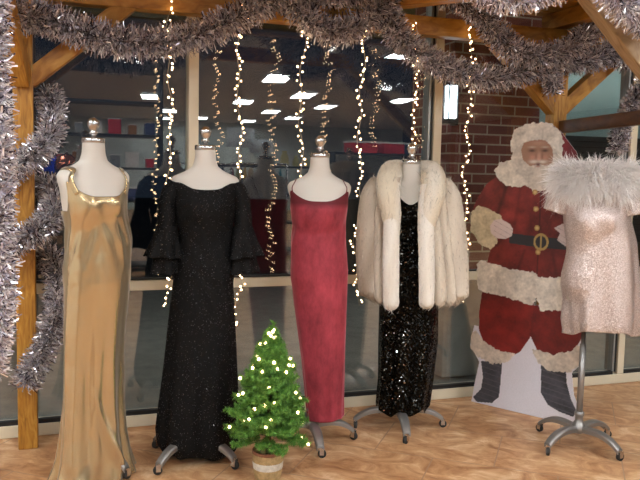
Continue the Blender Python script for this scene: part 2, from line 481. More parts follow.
# the building across the pavement, beyond the pillar
nb = empty('building', (8.6, 10.2, 0), 0, 'pale teal rendered building with dark slatted shutter, seen through glass right of the brick pillar', 'building')
MB().box((0, 0.5, 1.55), (5.6, 1.0, 3.5)).build('wall', MT['teal'], nb, smooth=False)
m = MB()
for k in range(22): m.box((0.1, -0.02, 0.12 + k * 0.092), (4.6, 0.04, 0.075))
m.build('shutter', MT['shutter'], nb, smooth=False)
MB().box((0.1, -0.01, 1.0), (4.7, 0.02, 2.14)).build('shutter_frame', MT['black'], nb, smooth=False)
MB().box((0.1, -0.55, 3.2), (4.4, 0.12, 0.08)).build('wall_fill_lamp', emis('wall_fill_glow', (0.85, 1.0, 0.98), 7.0), nb, smooth=False)  # strip lamp added to brighten the teal wall

# lantern on the pillar's flank
ln = empty('wall_lantern', (2.462, 4.455, 1.78), 0, 'bright white wall lantern with black frame on the brick pillar outside', 'lantern')
MB().box((0.0, 0, 0.12), (0.055, 0.06, 0.22)).build('lamp_glass', emis('lantern_glow', (0.85, 0.93, 1.0), 14.0), ln, smooth=False, bevel=0.004)
m = MB(); m.box((0, 0, 0.245), (0.09, 0.09, 0.03)); m.box((0, 0, -0.005), (0.08, 0.08, 0.03)); m.box((0.045, 0.03, 0.12), (0.03, 0.06, 0.3))
for sx in (-1, 1):
    for sy in (-1, 1): m.box((sx * 0.033, sy * 0.036, 0.12), (0.008, 0.008, 0.24))
m.build('lantern_frame', MT['black'], ln, smooth=False)

# lamps added under the canopy to brighten the pavement and the brick
for k, (x, y) in enumerate(((0.6, 5.5), (3.3, 5.75), (5.0, 5.5), (7.6, 5.6))):
    s = MB().lathe([(0.11, 0.0), (0.11, 0.03), (0.09, 0.03)], 24).build('canopy_fill_lamp', MT['white'], None, loc=(x, y, 2.885))
    tag(s, ('round fill lamp added in the canopy left of the pillar', 'round fill lamp added in the canopy just behind the pillar', 'round fill lamp added in the canopy right of the pillar', 'round fill lamp added at the right end of the canopy')[k], 'lamp', 'added canopy fill lamps')
    MB().lathe([(0.09, -0.004), (0.09, 0.01)], 24).build('diffuser', emis('canopy_fill_glow', (1.0, 0.95, 0.85), 165.0), s)

# ceiling light panels of the shop: lit panels seen mirrored in the glass, plus unseen ones added to light the display
def ceiling_panel(x, y, rz, label):
    t = empty('ceiling_light', (x, y, CH - 0.03), rz, label, 'ceiling light', 'lit ceiling panels of the shop')
    m = MB()
    for sx, sy, dx, dy in ((0, 1, 1.24, 0.03), (0, -1, 1.24, 0.03)): m.box((0, sy * 0.225, 0.01), (dx, dy, 0.03))
    for sx in (-1, 1): m.box((sx * 0.605, 0, 0.01), (0.03, 0.44, 0.03))
    m.build('frame', MT['white'], t, smooth=False)
    MB().box((0, 0, 0.012), (1.18, 0.44, 0.01)).build('diffuser', MT['panel'], t, smooth=False)
PANELS = [(1.92, -9.1), (2.84, -13.1), (3.09, -16.2), (4.15, -15.4), (3.57, -4.45), (4.88, -7.05), (6.21, -9.4), (4.07, -9.2), (5.44, -11.7),
          (6.65, -13.6), (5.82, -15.9), (3.13, -0.7), (4.5, -1.6), (5.75, -4.6), (7.14, -6.95), (-0.6, -1.3), (0.9, -3.2), (-2.2, -3.6), (1.1, 0.9), (3.9, 1.3), (-1.4, 1.6), (6.6, -0.6), (-2.7, 2.3), (-2.7, 0.2)]
PL = ['lit ceiling panel mirrored left of the first cream mullion, highest of its three', 'lit ceiling panel mirrored left of the first cream mullion, middle of its three', 'lit ceiling panel mirrored left of the first cream mullion, lowest of its three',
      'lit ceiling panel mirrored just right of the first cream mullion, low', 'lit ceiling panel mirrored highest and largest between the second and third light strings', 'lit ceiling panel mirrored beside the third light string over the red dress',
      'lit ceiling panel mirrored right above the red dress finial', 'lit ceiling panel mirrored above the black gown right shoulder', 'lit ceiling panel mirrored low between the black gown and red dress', 'lit ceiling panel mirrored low, just left of the red dress finial',
      'lit ceiling panel mirrored lowest of all, left of the red dress', 'large lit ceiling panel mirrored under the middle garland swag', 'large lit ceiling panel mirrored right of the middle garland swag', 'lit ceiling panel mirrored above the fur coat, upper one',
      'lit ceiling panel mirrored above the fur coat, lower one', 'lit ceiling panel behind the camera on its left', 'lit ceiling panel behind the camera on its right', 'lit ceiling panel farthest left in the shop', 'added lit ceiling panel over the floor before the gold gown',
      'added lit ceiling panel over the floor before the blush dress', 'added lit ceiling panel left of the pergola', 'lit ceiling panel far right of the camera', 'added lit ceiling panel nearest the left wall, close to the glazing', 'added lit ceiling panel nearest the left wall, level with the camera']
for k, (x, y) in enumerate(PANELS):
    ceiling_panel(x, y, math.radians(-82), PL[k])

# ------------------------------------------------------------------ measured outlines (metres)
DRESS1 = [[1.316, 0.008, 0.138], [1.249, 0.021, 0.142], [1.159, 0.022, 0.149], [1.046, 0.022, 0.149], [0.909, 0.014, 0.151], [0.817, 0.009, 0.147], [0.679, -0.003, 0.14], [0.539, -0.009, 0.136], [0.352, -0.015, 0.14], [0.21, -0.018, 0.151], [0.067, -0.017, 0.172], [-0.029, -0.019, 0.192]]
DRESS2 = [[1.273, 0.014, 0.135], [1.177, 0.012, 0.123], [1.08, 0.011, 0.125], [0.935, -0.003, 0.14], [0.788, -0.009, 0.152], [0.64, -0.013, 0.162], [0.491, -0.017, 0.171], [0.291, -0.025, 0.186], [0.165, -0.031, 0.193], [0.088, -0.026, 0.188], [0.038, -0.014, 0.166], [-0.003, 0.003, 0.116]]
DRESS3 = [[1.352, 0.013, 0.144], [1.275, 0.012, 0.136], [1.172, 0.004, 0.136], [1.044, 0.002, 0.142], [0.914, 0.01, 0.147], [0.757, 0.016, 0.139], [0.599, 0.027, 0.126], [0.44, 0.038, 0.113], [0.226, 0.05, 0.1], [0.14, 0.057, 0.095]]
DRESS4 = [[1.167, 0.008, 0.17], [0.725, 0.008, 0.162], [0.5, 0.01, 0.162], [0.273, 0.003, 0.148], [0.13, -0.009, 0.143], [0.067, -0.007, 0.137]]
DRESS5 = [[1.432, 0.028, 0.176], [1.279, 0.026, 0.166], [1.098, 0.041, 0.166], [0.89, 0.056, 0.173], [0.679, 0.059, 0.181], [0.621, 0.062, 0.171]]
COAT = [[1.466, 0.006, 0.151], [1.412, 0.008, 0.206], [1.33, 0.002, 0.247], [1.194, 0.004, 0.271], [1.057, 0.017, 0.285], [0.892, 0.03, 0.299], [0.753, 0.04, 0.304], [0.713, 0.039, 0.296]]
G = {"main_left": [[-0.307, 3.6, 2.038], [-0.176, 3.75, 2.112], [-0.047, 3.8, 2.105], [0.11, 3.8, 2.058], [0.273, 3.8, 2.032], [0.465, 3.8, 2.037], [0.663, 3.8, 2.097], [0.826, 3.8, 2.18], [0.982, 3.8, 2.274], [1.104, 3.8, 2.356]], "main_mid": [[1.104, 3.8, 2.346], [1.177, 3.8, 2.261], [1.29, 3.8, 2.188], [1.426, 3.8, 2.173], [1.541, 3.8, 2.22], [1.644, 3.8, 2.314], [1.713, 3.8, 2.394]], "upper_mid": [[1.036, 3.75, 2.348], [1.225, 3.75, 2.322], [1.419, 3.75, 2.35], [1.608, 3.75, 2.384]], "main_right": [[1.612, 3.8, 2.395], [1.693, 3.8, 2.265], [1.8, 3.8, 2.144], [1.958, 3.8, 2.051], [2.151, 3.8, 2.003], [2.383, 3.8, 1.983], [2.618, 3.8, 2.044], [2.826, 3.8, 2.104], [3.042, 3.8, 2.131], [3.203, 3.8, 2.19], [3.343, 3.8, 2.152]], "loop": [[1.953, 3.7, 2.407], [2.141, 3.7, 2.35], [2.287, 3.7, 2.243], [2.423, 3.7, 2.142], [2.612, 3.7, 2.111], [2.782, 3.7, 2.157], [2.954, 3.72, 2.266], [3.088, 3.75, 2.376]], "near_top": [[1.588, 2.75, 2.199], [1.756, 2.75, 2.163], [1.927, 2.75, 2.191], [2.101, 2.75, 2.276]], "near_right": [[2.109, 2.6, 2.242], [2.228, 2.6, 2.156], [2.327, 2.6, 2.099], [2.464, 2.6, 2.06]], "right_tuft": [[3.346, 3.55, 2.061], [3.254, 3.6, 1.932], [3.192, 3.62, 1.813], [3.142, 3.62, 1.693], [3.118, 3.6, 1.585]], "post": [[-0.068, 4.02, 1.789], [-0.04, 3.98, 1.708], [-0.054, 3.84, 1.568], [-0.13, 3.78, 1.469], [-0.234, 3.82, 1.387], [-0.289, 3.96, 1.316], [-0.178, 4.03, 1.295], [-0.059, 3.98, 1.318], [-0.035, 3.86, 1.229], [-0.085, 3.78, 1.136], [-0.193, 3.78, 1.065], [-0.28, 3.88, 1.008], [-0.263, 4.02, 0.932], [-0.131, 4.04, 0.958], [-0.044, 3.98, 0.932], [-0.031, 3.86, 0.756], [-0.069, 3.8, 0.58], [-0.139, 3.78, 0.449], [-0.181, 3.78, 0.363]], "near_left": [[-0.196, 2.6, 1.998], [-0.205, 2.6, 1.812], [-0.201, 2.6, 1.594], [-0.198, 2.6, 1.403], [-0.198, 2.6, 1.209], [-0.196, 2.6, 0.979], [-0.231, 2.6, 0.748]], "brace_tuft": [[2.747, 3.8, 2.122], [2.781, 3.82, 2.027], [2.816, 3.84, 1.93]]}
STRINGS = [0.517, 0.875, 1.216, 1.56, 1.886, 2.236]
SANTA_ART = {"cap_fur": [[0.187, 1.553], [0.177, 1.63], [0.206, 1.688], [0.267, 1.722], [0.358, 1.731], [0.436, 1.712], [0.485, 1.672], [0.505, 1.61], [0.497, 1.554], [0.443, 1.587], [0.393, 1.628], [0.302, 1.629], [0.242, 1.6]], "hat": [[0.43, 1.718], [0.491, 1.671], [0.54, 1.609], [0.582, 1.559], [0.596, 1.515], [0.546, 1.486], [0.488, 1.497], [0.461, 1.57]], "hair": [[0.192, 1.583], [0.196, 1.5], [0.231, 1.442], [0.278, 1.373], [0.342, 1.328], [0.414, 1.342], [0.47, 1.401], [0.507, 1.469], [0.5, 1.598], [0.422, 1.639], [0.271, 1.64]], "face": [[0.25, 1.571], [0.266, 1.612], [0.339, 1.634], [0.411, 1.622], [0.443, 1.571], [0.447, 1.502], [0.413, 1.479], [0.37, 1.49], [0.31, 1.478], [0.265, 1.513]], "collar": [[0.083, 1.452], [0.119, 1.5], [0.208, 1.512], [0.249, 1.454], [0.296, 1.385], [0.359, 1.357], [0.423, 1.388], [0.479, 1.457], [0.522, 1.509], [0.615, 1.482], [0.652, 1.416], [0.61, 1.359], [0.495, 1.362], [0.405, 1.393], [0.344, 1.398], [0.254, 1.354], [0.158, 1.363], [0.104, 1.404]], "coat": [[0.11, 1.422], [0.034, 1.366], [-0.029, 1.266], [-0.066, 1.166], [0.006, 1.084], [0.129, 1.031], [0.079, 0.966], [0.057, 0.866], [0.391, 0.828], [0.667, 0.836], [0.663, 1.405], [0.49, 1.458], [0.313, 1.42]], "cuff": [[-0.06, 1.197], [-0.014, 1.23], [0.067, 1.216], [0.141, 1.177], [0.163, 1.13], [0.127, 1.068], [0.123, 1.013], [0.079, 0.966], [0.003, 0.997], [-0.062, 1.079]], "glove": [[0.072, 1.112], [0.097, 1.15], [0.142, 1.159], [0.201, 1.133], [0.222, 1.104], [0.218, 1.062], [0.174, 1.041], [0.115, 1.042], [0.081, 1.07]], "glove_right": [[0.472, 1.126], [0.518, 1.152], [0.586, 1.168], [0.623, 1.114], [0.616, 1.034], [0.542, 1.028], [0.494, 1.059], [0.509, 1.1]], "belt": [[0.204, 1.079], [0.391, 1.069], [0.693, 1.074], [0.696, 1.007], [0.395, 1.005], [0.2, 1.019]], "buckle": [[0.399, 1.04]], "hem_left": [[-0.011, 0.866], [0.028, 0.9], [0.214, 0.863], [0.384, 0.857], [0.401, 0.759], [0.369, 0.66], [0.19, 0.691], [0.009, 0.712]], "hem_right": [[0.385, 0.833], [0.522, 0.848], [0.693, 0.855], [0.702, 0.693], [0.532, 0.658], [0.413, 0.636], [0.385, 0.709]], "trouser_left": [[0.037, 0.715], [0.375, 0.678], [0.372, 0.487], [0.302, 0.372], [0.24, 0.331], [0.148, 0.333], [0.065, 0.388], [0.028, 0.463], [0.022, 0.576]], "trouser_right": [[0.375, 0.666], [0.645, 0.719], [0.677, 0.535], [0.615, 0.415], [0.5, 0.371], [0.407, 0.403], [0.359, 0.485]], "leg_fur_left": [[-0.032, 0.416], [0.007, 0.454], [0.064, 0.4], [0.16, 0.36], [0.271, 0.361], [0.229, 0.298], [0.125, 0.266], [0.028, 0.293], [-0.022, 0.341]], "leg_fur_right": [[0.37, 0.402], [0.425, 0.406], [0.505, 0.39], [0.614, 0.438], [0.646, 0.473], [0.677, 0.438], [0.67, 0.362], [0.609, 0.31], [0.492, 0.293], [0.417, 0.327]], "boot_left": [[0.05, 0.272], [0.19, 0.291], [0.188, 0.191], [0.18, 0.071], [0.136, 0.024], [0.034, 0.008], [0.005, 0.033], [0.058, 0.096], [0.068, 0.174]], "boot_right": [[0.436, 0.318], [0.585, 0.317], [0.595, 0.237], [0.623, 0.154], [0.662, 0.087], [0.64, 0.053], [0.563, 0.064], [0.49, 0.09], [0.444, 0.152]], "board": [[-0.007, -0.002], [0.009, 0.111], [0.037, 0.263], [-0.03, 0.359], [-0.008, 0.49], [0.36, 0.467], [0.679, 0.507], [0.686, 0.382], [0.621, 0.306], [0.639, 0.181], [0.684, 0.092], [0.672, 0.001]], "buttons": [[0.348, 1.328], [0.359, 1.23], [0.371, 1.12], [0.384, 0.98]], "eyes": [[0.318, 1.565], [0.396, 1.565]], "nose": [[0.362, 1.531]], "mouth": [[0.358, 1.496]]}
SANTA_ORIGIN = [2.415, 3.959, 0.0]
SANTA_DIR = [0.517, -0.856, 0.0]

# ------------------------------------------------------------------ timber pergola
pg = empty('timber_pergola', (-0.175, 3.92, 0), 0, 'orange-brown stained timber pergola framing the shop window display', 'pergola')
PO = np.array([-0.175, 3.92, 0.0])
def timber(name, p, q, w=0.09, h=0.10, up=(0, 0, 1), mat='wood'):
    p = np.array(p, float); q = np.array(q, float); d = q - p; L = np.linalg.norm(d); d /= L
    upv = np.array(up, float); side = np.cross(upv, d); side /= np.linalg.norm(side); u = np.cross(d, side)
    o = MB().box((0, 0, 0), (L, w, h)).build(name, MT[mat], pg, smooth=False, bevel=0.005)
    M = Matrix(np.array([d, side, u]).T.tolist()).to_4x4(); M.translation = Vector((p + q) / 2 - PO)
    o.matrix_local = M
    return o
Y = (0, 1, 0)
BX, FY = (-0.175, 2.905), 2.75
for x in BX: timber('post', (x, 3.92, 0), (x, 3.92, 2.21), 0.092, 0.092, Y)
timber('post', (-0.30, FY, 0), (-0.30, FY, 2.22), 0.092, 0.092, Y)
timber('post', (2.86, FY, 0), (2.86, FY, 2.22), 0.092, 0.092, Y)
timber('beam', (-0.62, 3.92, 2.262), (3.70, 3.92, 2.262), 0.09, 0.104)
timber('beam', (-0.55, FY, 2.272), (3.6, FY, 2.272), 0.09, 0.104)
timber('beam', (-0.26, 2.5, 2.372), (-0.18, 4.05, 2.372), 0.09, 0.095)
timber('beam', (2.87, 2.5, 2.372), (2.905, 4.05, 2.372), 0.09, 0.095)
timber('joist', (1.66, 3.93, 2.368), (2.36, 3.2, 2.40), 0.09, 0.09)
timber('brace', (-0.15, 3.92, 1.83), (0.33, 3.92, 2.24), 0.08, 0.085)
timber('brace', (2.90, 3.92, 1.82), (2.43, 3.92, 2.23), 0.08, 0.085)
timber('brace', (2.91, 3.92, 1.82), (3.38, 3.92, 2.22), 0.08, 0.085)
timber('brace', (-0.18, 3.88, 1.82), (-0.255, 3.50, 2.22), 0.088, 0.09)
tag(timber('brace', (2.84, FY, 1.62), (2.13, FY, 2.25), 0.07, 0.075, mat='litwood'), 'paler diagonal brace at the top right corner')  # paler copy of the cedar, painting strong front light into this brace
for k in range(9):
    timber('roof_board', (-0.35, 2.86 + k * .145, 2.44), (3.30, 2.86 + k * .145, 2.44), 0.135, 0.025)
timber('rail', (2.92, 3.875, 1.725), (2.86, FY + 0.05, 1.745), 0.05, 0.075, mat='dimwood')  # darker cedar copy: the rail's dim, reflected look is put into its colour

# ------------------------------------------------------------------ tinsel garlands
def garland(path, rad, dens, label, name='tinsel_garland', seedcol=0.0, bright=1.0):
    P = np.array(path, float)
    L = np.sum(np.linalg.norm(np.diff(P, axis=0), axis=1))
    K = max(12, int(L * 40))
    C = smoothpath(P, K)
    o = P[0].copy()
    root = empty(name, tuple(o), 0, label, 'garland', 'silver tinsel garlands')
    MB().tube(C - o, 0.006, 6).build('wire', MT['dark_wire'], root)
    n = int(L * dens * 1.0)
    t = rng.uniform(0, K - 1.001, n); i = t.astype(int); u = (t - i)[:, None]
    Q = C[i] * (1 - u) + C[i + 1] * u
    T = C[i + 1] - C[i]; T /= np.linalg.norm(T, axis=1)[:, None]
    D = rng.normal(size=(n, 3)); D -= T * np.sum(D * T, 1)[:, None]; D /= np.linalg.norm(D, axis=1)[:, None]
    D = D + T * rng.normal(0, 0.28, (n, 1)) + rng.normal(0, 0.12, (n, 3)) + np.array([0, 0, -0.07])
    ln = rad * rng.uniform(0.62, 1.12, n)
    mb = MB()
    pal = np.array([(0.86, 0.85, 0.95), (0.62, 0.58, 0.66), (1.0, 0.96, 0.98), (0.09, 0.07, 0.09), (0.58, 0.48, 0.46), (1.0, 1.0, 1.0), (1.0, 1.0, 1.0), (0.40, 0.38, 0.46)]) * bright  # the pure white strips paint sparkle highlights into the foil
    col = pal[rng.integers(0, len(pal), n)]
    h = n * 2 // 5                                     # a part of the strips run out from the wire, the rest are their curled ends
    strands(mb, Q[:h] - o, D[:h], ln[:h], rng.uniform(0.0025, 0.0045, h), col[:h] * .8, taper=False)
    Dn = D / np.linalg.norm(D, axis=1)[:, None]
    Q2 = Q[h:] + Dn[h:] * (ln[h:] * rng.uniform(.35, .80, n - h))[:, None]
    strands(mb, Q2 - o, Dn[h:] + rng.normal(0, .65, (n - h, 3)), rng.uniform(.018, .034, n - h), rng.uniform(0.0035, 0.0060, n - h), col[h:], taper=False)
    mb.build('tinsel', MT['tinsel'], root, smooth=False)
    return root
garland(G['main_left'], 0.096, 6500, 'silver tinsel garland swagged along the beam over the gold and black gowns')
garland(G['main_mid'], 0.094, 6500, 'silver tinsel garland in a short swag on the beam above the red velvet dress')
garland(G['upper_mid'], 0.075, 5500, 'silver tinsel garland lying straight on top of the beam at the picture top centre')
garland(G['main_right'], 0.092, 6500, 'long silver tinsel garland drooping in front of the brick pillar to the right')
garland(G['loop'], 0.088, 6000, 'silver tinsel garland looped above the right timber post')
garland(G['near_top'], 0.075, 6000, 'bright silver tinsel garland on the front beam at the top edge right of centre', bright=1.3)
garland(G['near_right'], 0.085, 6000, 'bright silver tinsel garland behind the pale diagonal brace in the top right corner', bright=1.3)
garland(G['right_tuft'], 0.065, 6500, 'silver tinsel garland end hanging at the right edge above the feather collar')
garland(G['post'], 0.078, 6500, 'silver tinsel garland spiralling round the left timber post')
garland(G['near_left'], 0.062, 6500, 'bright silver tinsel garland hanging straight down at the left edge', bright=1.25)
garland(G['brace_tuft'], 0.075, 6500, 'short silver tinsel tuft in the crook of the right post braces')

# ------------------------------------------------------------------ fairy light strings
BULB = MB().ball((0, 0, 0), 0.0048, 8, 5).build('light_bulb', MT['bulb'])
BULB_ME = BULB.data
bpy.data.objects.remove(BULB)
def bulb(parent, p, s=1.0):
    o = bpy.data.objects.new('light_bulb', BULB_ME); COL.objects.link(o); o.parent = parent
    o.location = p; o.scale = (s, s, s)
    return o
sl = ['behind the gold gown', 'just right of the black gown', 'behind the left strap of the red dress', 'between the red dress and the fur coat', 'ending behind the fur coat collar', 'before the brick pillar']
for k, x in enumerate(STRINGS):
    ln = [1.50, 1.62, 1.45, 1.53, 0.62, 1.53][k]
    r = empty('fairy_light_string', (x, 3.83, 2.2), 0, 'vertical string of warm fairy lights ' + sl[k], 'light string', 'fairy light strings hanging from the beam')
    n = 60
    z = np.linspace(0.08, -ln, n)
    W = np.stack([0.012 * np.sin(z * 9 + k) + 0.010 * np.sin(z * 23 + 2 * k), 0.01 * np.cos(z * 13 + k), z], 1)
    MB().tube(W, 0.0014, 5).build('wire', MT['bulbwire'], r)
    nb_ = int(50 * ln)
    nb_ = min(nb_, 99)
    for j in range(nb_):
        t = (j + 0.5) / nb_ * (n - 1); i = int(t)
        c = W[i] * (1 - t + i) + W[min(i + 1, n - 1)] * (t - i)
        a = rng.uniform(0, 2 * PI); d = rng.uniform(0.006, 0.022)
        bulb(r, (c[0] + d * math.cos(a), c[1] + d * math.sin(a), c[2] + rng.normal(0, 0.006)), rng.uniform(0.7, 1.15))

# ------------------------------------------------------------------ dress forms
TORSO = [(0.80, .105, .075), (0.84, .124, .090), (0.90, .132, .096), (0.96, .132, .096), (1.03, .120, .090), (1.08, .113, .086), (1.13, .118, .094), (1.20, .132, .112),
         (1.26, .140, .116), (1.31, .147, .104), (1.345, .160, .088), (1.370, .163, .075), (1.388, .152, .066), (1.402, .120, .060), (1.418, .086, .055), (1.438, .060, .052), (1.47, .050, .050), (1.515, .047, .047)]
TZ = np.array([t[0] for t in TORSO]); TA = np.array([t[1] for t in TORSO]); TB = np.array([t[2] for t in TORSO])

def torso_pt(th, z, off=0.0):
    a = np.interp(z, TZ, TA) + off; b = np.interp(z, TZ, TB) + off
    c, s = np.cos(th), np.sin(th)
    x = a * np.sign(c) * np.abs(c) ** 0.9; y = b * np.sign(s) * np.abs(s) ** 0.9
    # bust
    zz = (z - 1.235) / 0.055; fr = np.clip(-s, 0, 1)
    y = y - 0.020 * np.exp(-zz * zz) * (np.exp(-((x - .062) / .04) ** 2) + np.exp(-((x + .062) / .04) ** 2)) * fr
    return np.stack([x, y, z + 0 * x], -1)

def dress_form(x, y, rz, top, legang, label, neck=True, poleh=0.8, sc=1.0, lean=0.0, legs=4, legr=0.25, form_rz=0.0, head=True):
    base = (x, y)
    x -= lean * math.cos(rz); y -= lean * math.sin(rz)      # x, y is where the torso stands; the stand sits a little beside it
    r = empty('dress_form', (x, y, 0), rz, label, 'mannequin', 'dress forms on wheeled iron stands')
    dz = top - 1.515
    th = np.linspace(0, 2 * PI, 48, endpoint=False)
    zs = np.concatenate([np.linspace(.80, 1.34, 28), np.linspace(1.35, 1.515, 22)])
    rings = [torso_pt(th, z) for z in zs]
    m = MB().loft(rings, cap=True)
    body = m.build('torso', MT['linen'], r, loc=(lean, 0, dz), rz=form_rz)
    if head: MB().lathe([(.049, 1.515), (.051, 1.518), (.051, 1.534), (.047, 1.538)], 32).build('neck_plate', MT['chrome'], r, loc=(lean, 0, dz))
    if head: MB().lathe([(.010, 1.538), (.010, 1.550), (.019, 1.556), (.019, 1.562), (.013, 1.568), (.021, 1.578), (.026, 1.592), (.027, 1.603), (.023, 1.616), (.012, 1.626), (.002, 1.629)], 24).build('finial', MT['chrome'], r, loc=(lean, 0, dz))
    MB().lathe([(.0165, 0.12), (.0165, .55), (.011, .55), (.011, .82 + dz)], 16).build('pole', MT['cast'], r)
    MB().lathe([(.020, .072), (.040, .082), (.042, .105), (.030, .125), (.021, .14), (.021, .165), (.025, .168), (.025, .186), (.018, .190)], 24).build('hub', MT['cast'], r)
    for k in range(legs):
        a = legang + k * 2 * PI / legs
        c, s = math.cos(a), math.sin(a)
        ts = np.linspace(0, 1, 12); R = []
        for t in ts:
            d = 0.03 + t * (legr - 0.03)
            z = 0.098 + 0.012 * math.sin(t * PI * .8) - 0.055 * t ** 3
            w = 0.020 + 0.004 * math.sin(t * PI); h = 0.016 - 0.003 * t
            sec = [(-w, -h), (-w, h * .5), (-w * .6, h), (w * .6, h), (w, h * .5), (w, -h), (w * .7, -h), (w * .7, 0), (-w * .7, 0), (-w * .7, -h)]
            R.append([(c * d - s * u, s * d + c * u, z + v) for u, v in sec])
        lg = MB().loft(R, cap=True).build('leg', MT['cast'], r, smooth=False, bevel=0.002)
        ex, ey = c * (legr - .008), s * (legr - .008)
        m = MB(); ca = a + 0.7 * (k - 1)
        cc, cs = math.cos(ca), math.sin(ca)
        th2 = np.linspace(0, 2 * PI, 16, endpoint=False)
        for w in (0.009,):
            rr = [[(ex + .010 * cc + cc * .021 * math.cos(q) * f_ - cs * v, ey + .010 * cs + cs * .021 * math.cos(q) * f_ + cc * v, .0215 + .021 * math.sin(q) * f_) for q in th2] for v, f_ in ((-w, .8), (-w * .8, 1), (w * .8, 1), (w, .8))]
            m.loft(rr, cap=True)
        cst = m.build('caster', MT['rubber'], lg)
        m = MB()
        for sg in (-1, 1):
            m.box((ex + .008 * cc - cs * .0125 * sg, ey + .008 * cs + cc * .0125 * sg, .034), (.022, .003, .034), np.array([[cc, -cs, 0], [cs, cc, 0], [0, 0, 1]]))
        m.box((ex, ey, .052), (.02, .026, .006), np.array([[cc, -cs, 0], [cs, cc, 0], [0, 0, 1]]))
        m.build('caster_fork', MT['chrome'], lg, smooth=False)
    return r

FORMS = {}
FORMS[1] = dress_form(.133, 3.47, math.radians(18), 1.525, math.radians(33), 'linen dress form under the gold satin gown, its left armhole bare', legr=.17)
FORMS[2] = dress_form(.645, 3.53, math.radians(-8), 1.51, math.radians(228), 'linen dress form under the black glitter gown, bare shoulders', lean=0.045)
FORMS[3] = dress_form(1.24, 3.58, math.radians(-18), 1.49, math.radians(11), 'linen dress form under the crimson velvet dress', lean=0.015, legr=.23)
FORMS[4] = dress_form(1.79, 3.65, math.radians(-25), 1.47, math.radians(25 - 113 + 8), 'linen dress form under the cream fur coat and black sequin dress', lean=0.025)
FORMS[5] = dress_form(2.585, 3.13, math.radians(-38), 1.47, math.radians(38 + 15), 'dress form on a tall bare pole under the short blush sequin dress', lean=0.02, head=False)

# ------------------------------------------------------------------ gowns
def interp_sec(secs, z):
    s = sorted(secs); zz = np.array([q[0] for q in s])
    return np.interp(z, zz, [q[1] for q in s]), np.interp(z, zz, [q[2] for q in s])

def gown(name, mat, base, rz, secs, topz, fit, dz, folds, depth=.78, nt=128, nz=150, zbot=0.0, botf=None, lean=0.0, label='', cat='dress', zfit=1.30):
    """a garment lofted between its neckline topz(theta) and its hem; above zfit it follows the torso"""
    th = np.linspace(0, 2 * PI, nt, endpoint=False)
    top = topz(th)
    bot = np.full(nt, zbot) if botf is None else botf(th)
    rings = []
    for t in np.linspace(0, 1, nz):
        t2 = t ** 1.15
        z = top + (bot - top) * t2
        cx, a = interp_sec(secs, z)
        b = a * depth
        k = np.clip((z - 1.08) / (zfit - 1.08), 0, 1); k = k * k * (3 - 2 * k)
        tp = torso_pt(th, z - dz, fit)
        c, s = np.cos(th), np.sin(th)
        dr = folds(th, z)
        x = cx + (a + dr) * c; y = (b + dr) * s
        P = np.stack([x, y, z], 1)
        tp[:, 0] += lean + 0.4 * dr * c; tp[:, 1] += 0.4 * dr * s
        tp[:, 2] = z
        P = P * (1 - k[:, None]) + tp * k[:, None]
        # never inside the torso
        rt = np.hypot(tp[:, 0] - lean, tp[:, 1]); rp = np.hypot(P[:, 0] - lean, P[:, 1])
        g = np.where((z - dz > .80) & (rp < rt), rt / np.maximum(rp, 1e-6), 1.0)
        fz = np.clip((z - dz - .80) / .10, 0, 1); g = 1 + (g - 1) * fz
        P[:, 0] = lean + (P[:, 0] - lean) * g; P[:, 1] *= g
        rings.append(P)
    r = empty(name, (base[0], base[1], 0), rz, label, cat)
    o = MB().loft(rings).build('gown_body', mat, r, solid=-0.002)
    return r, rings

FRONT = 1.5 * PI
def angd(th, c): return (th - c + PI) % (2 * PI) - PI

# 1 gold satin slip gown
def folds1(th, z):
    low = np.clip((1.0 - z) / 1.0, 0, 1)
    d = angd(th, FRONT)
    v = 0.016 * low * np.sin(3 * th + 2.6 + 1.5 * z) + 0.012 * low * np.sin(5 * th + 1.6 * np.sin(2.1 * z) + 0.8) + 0.005 * low * np.sin(9 * th - 3 * z) + 0.008 * low * np.sin(11 * th + 1.3 + 1.5 * z)
    v = v + 0.0034 * np.sin(26 * (z + 0.55 * np.abs(d + 0.25)) + 2.0) * np.exp(-((z - 1.12) / 0.13) ** 2)
    v = v + 0.003 * np.sin(34 * z + 3 * d) * np.exp(-((z - 1.0) / .10) ** 2) * np.exp(-((d + 1.0) / .5) ** 2)
    v = v + 0.014 * np.clip((0.10 - z) / .10, 0, 1) * np.sin(9 * th + 1)
    v = v + 0.020 * np.exp(-((d - 0.25 + (z - .2) * 2.2) / 0.12) ** 2) * np.clip((.45 - z) / .3, 0, 1)
    return v
def top1(th):
    d = np.abs(angd(th, FRONT)); db = np.abs(angd(th, PI / 2))
    f = 1.292 + 0.062 * np.clip((d - 0.20) / 0.75, 0, 1) ** 2        # scoop
    side = 1.225
    w = np.clip((d - 1.02) / 0.28, 0, 1); w = w * w * (3 - 2 * w)
    z = f * (1 - w) + side * w
    wb = np.clip((0.9 - db) / 0.5, 0, 1)
    return z * (1 - wb) + 1.27 * wb
b1, rg = gown('satin_gown', MT['satin'], (.133, 3.47), math.radians(20), DRESS1, top1, 0.007, 0.01, folds1, depth=.80, zbot=0.004,
              label='floor-length champagne gold satin slip gown with wide straps and pooled hem')
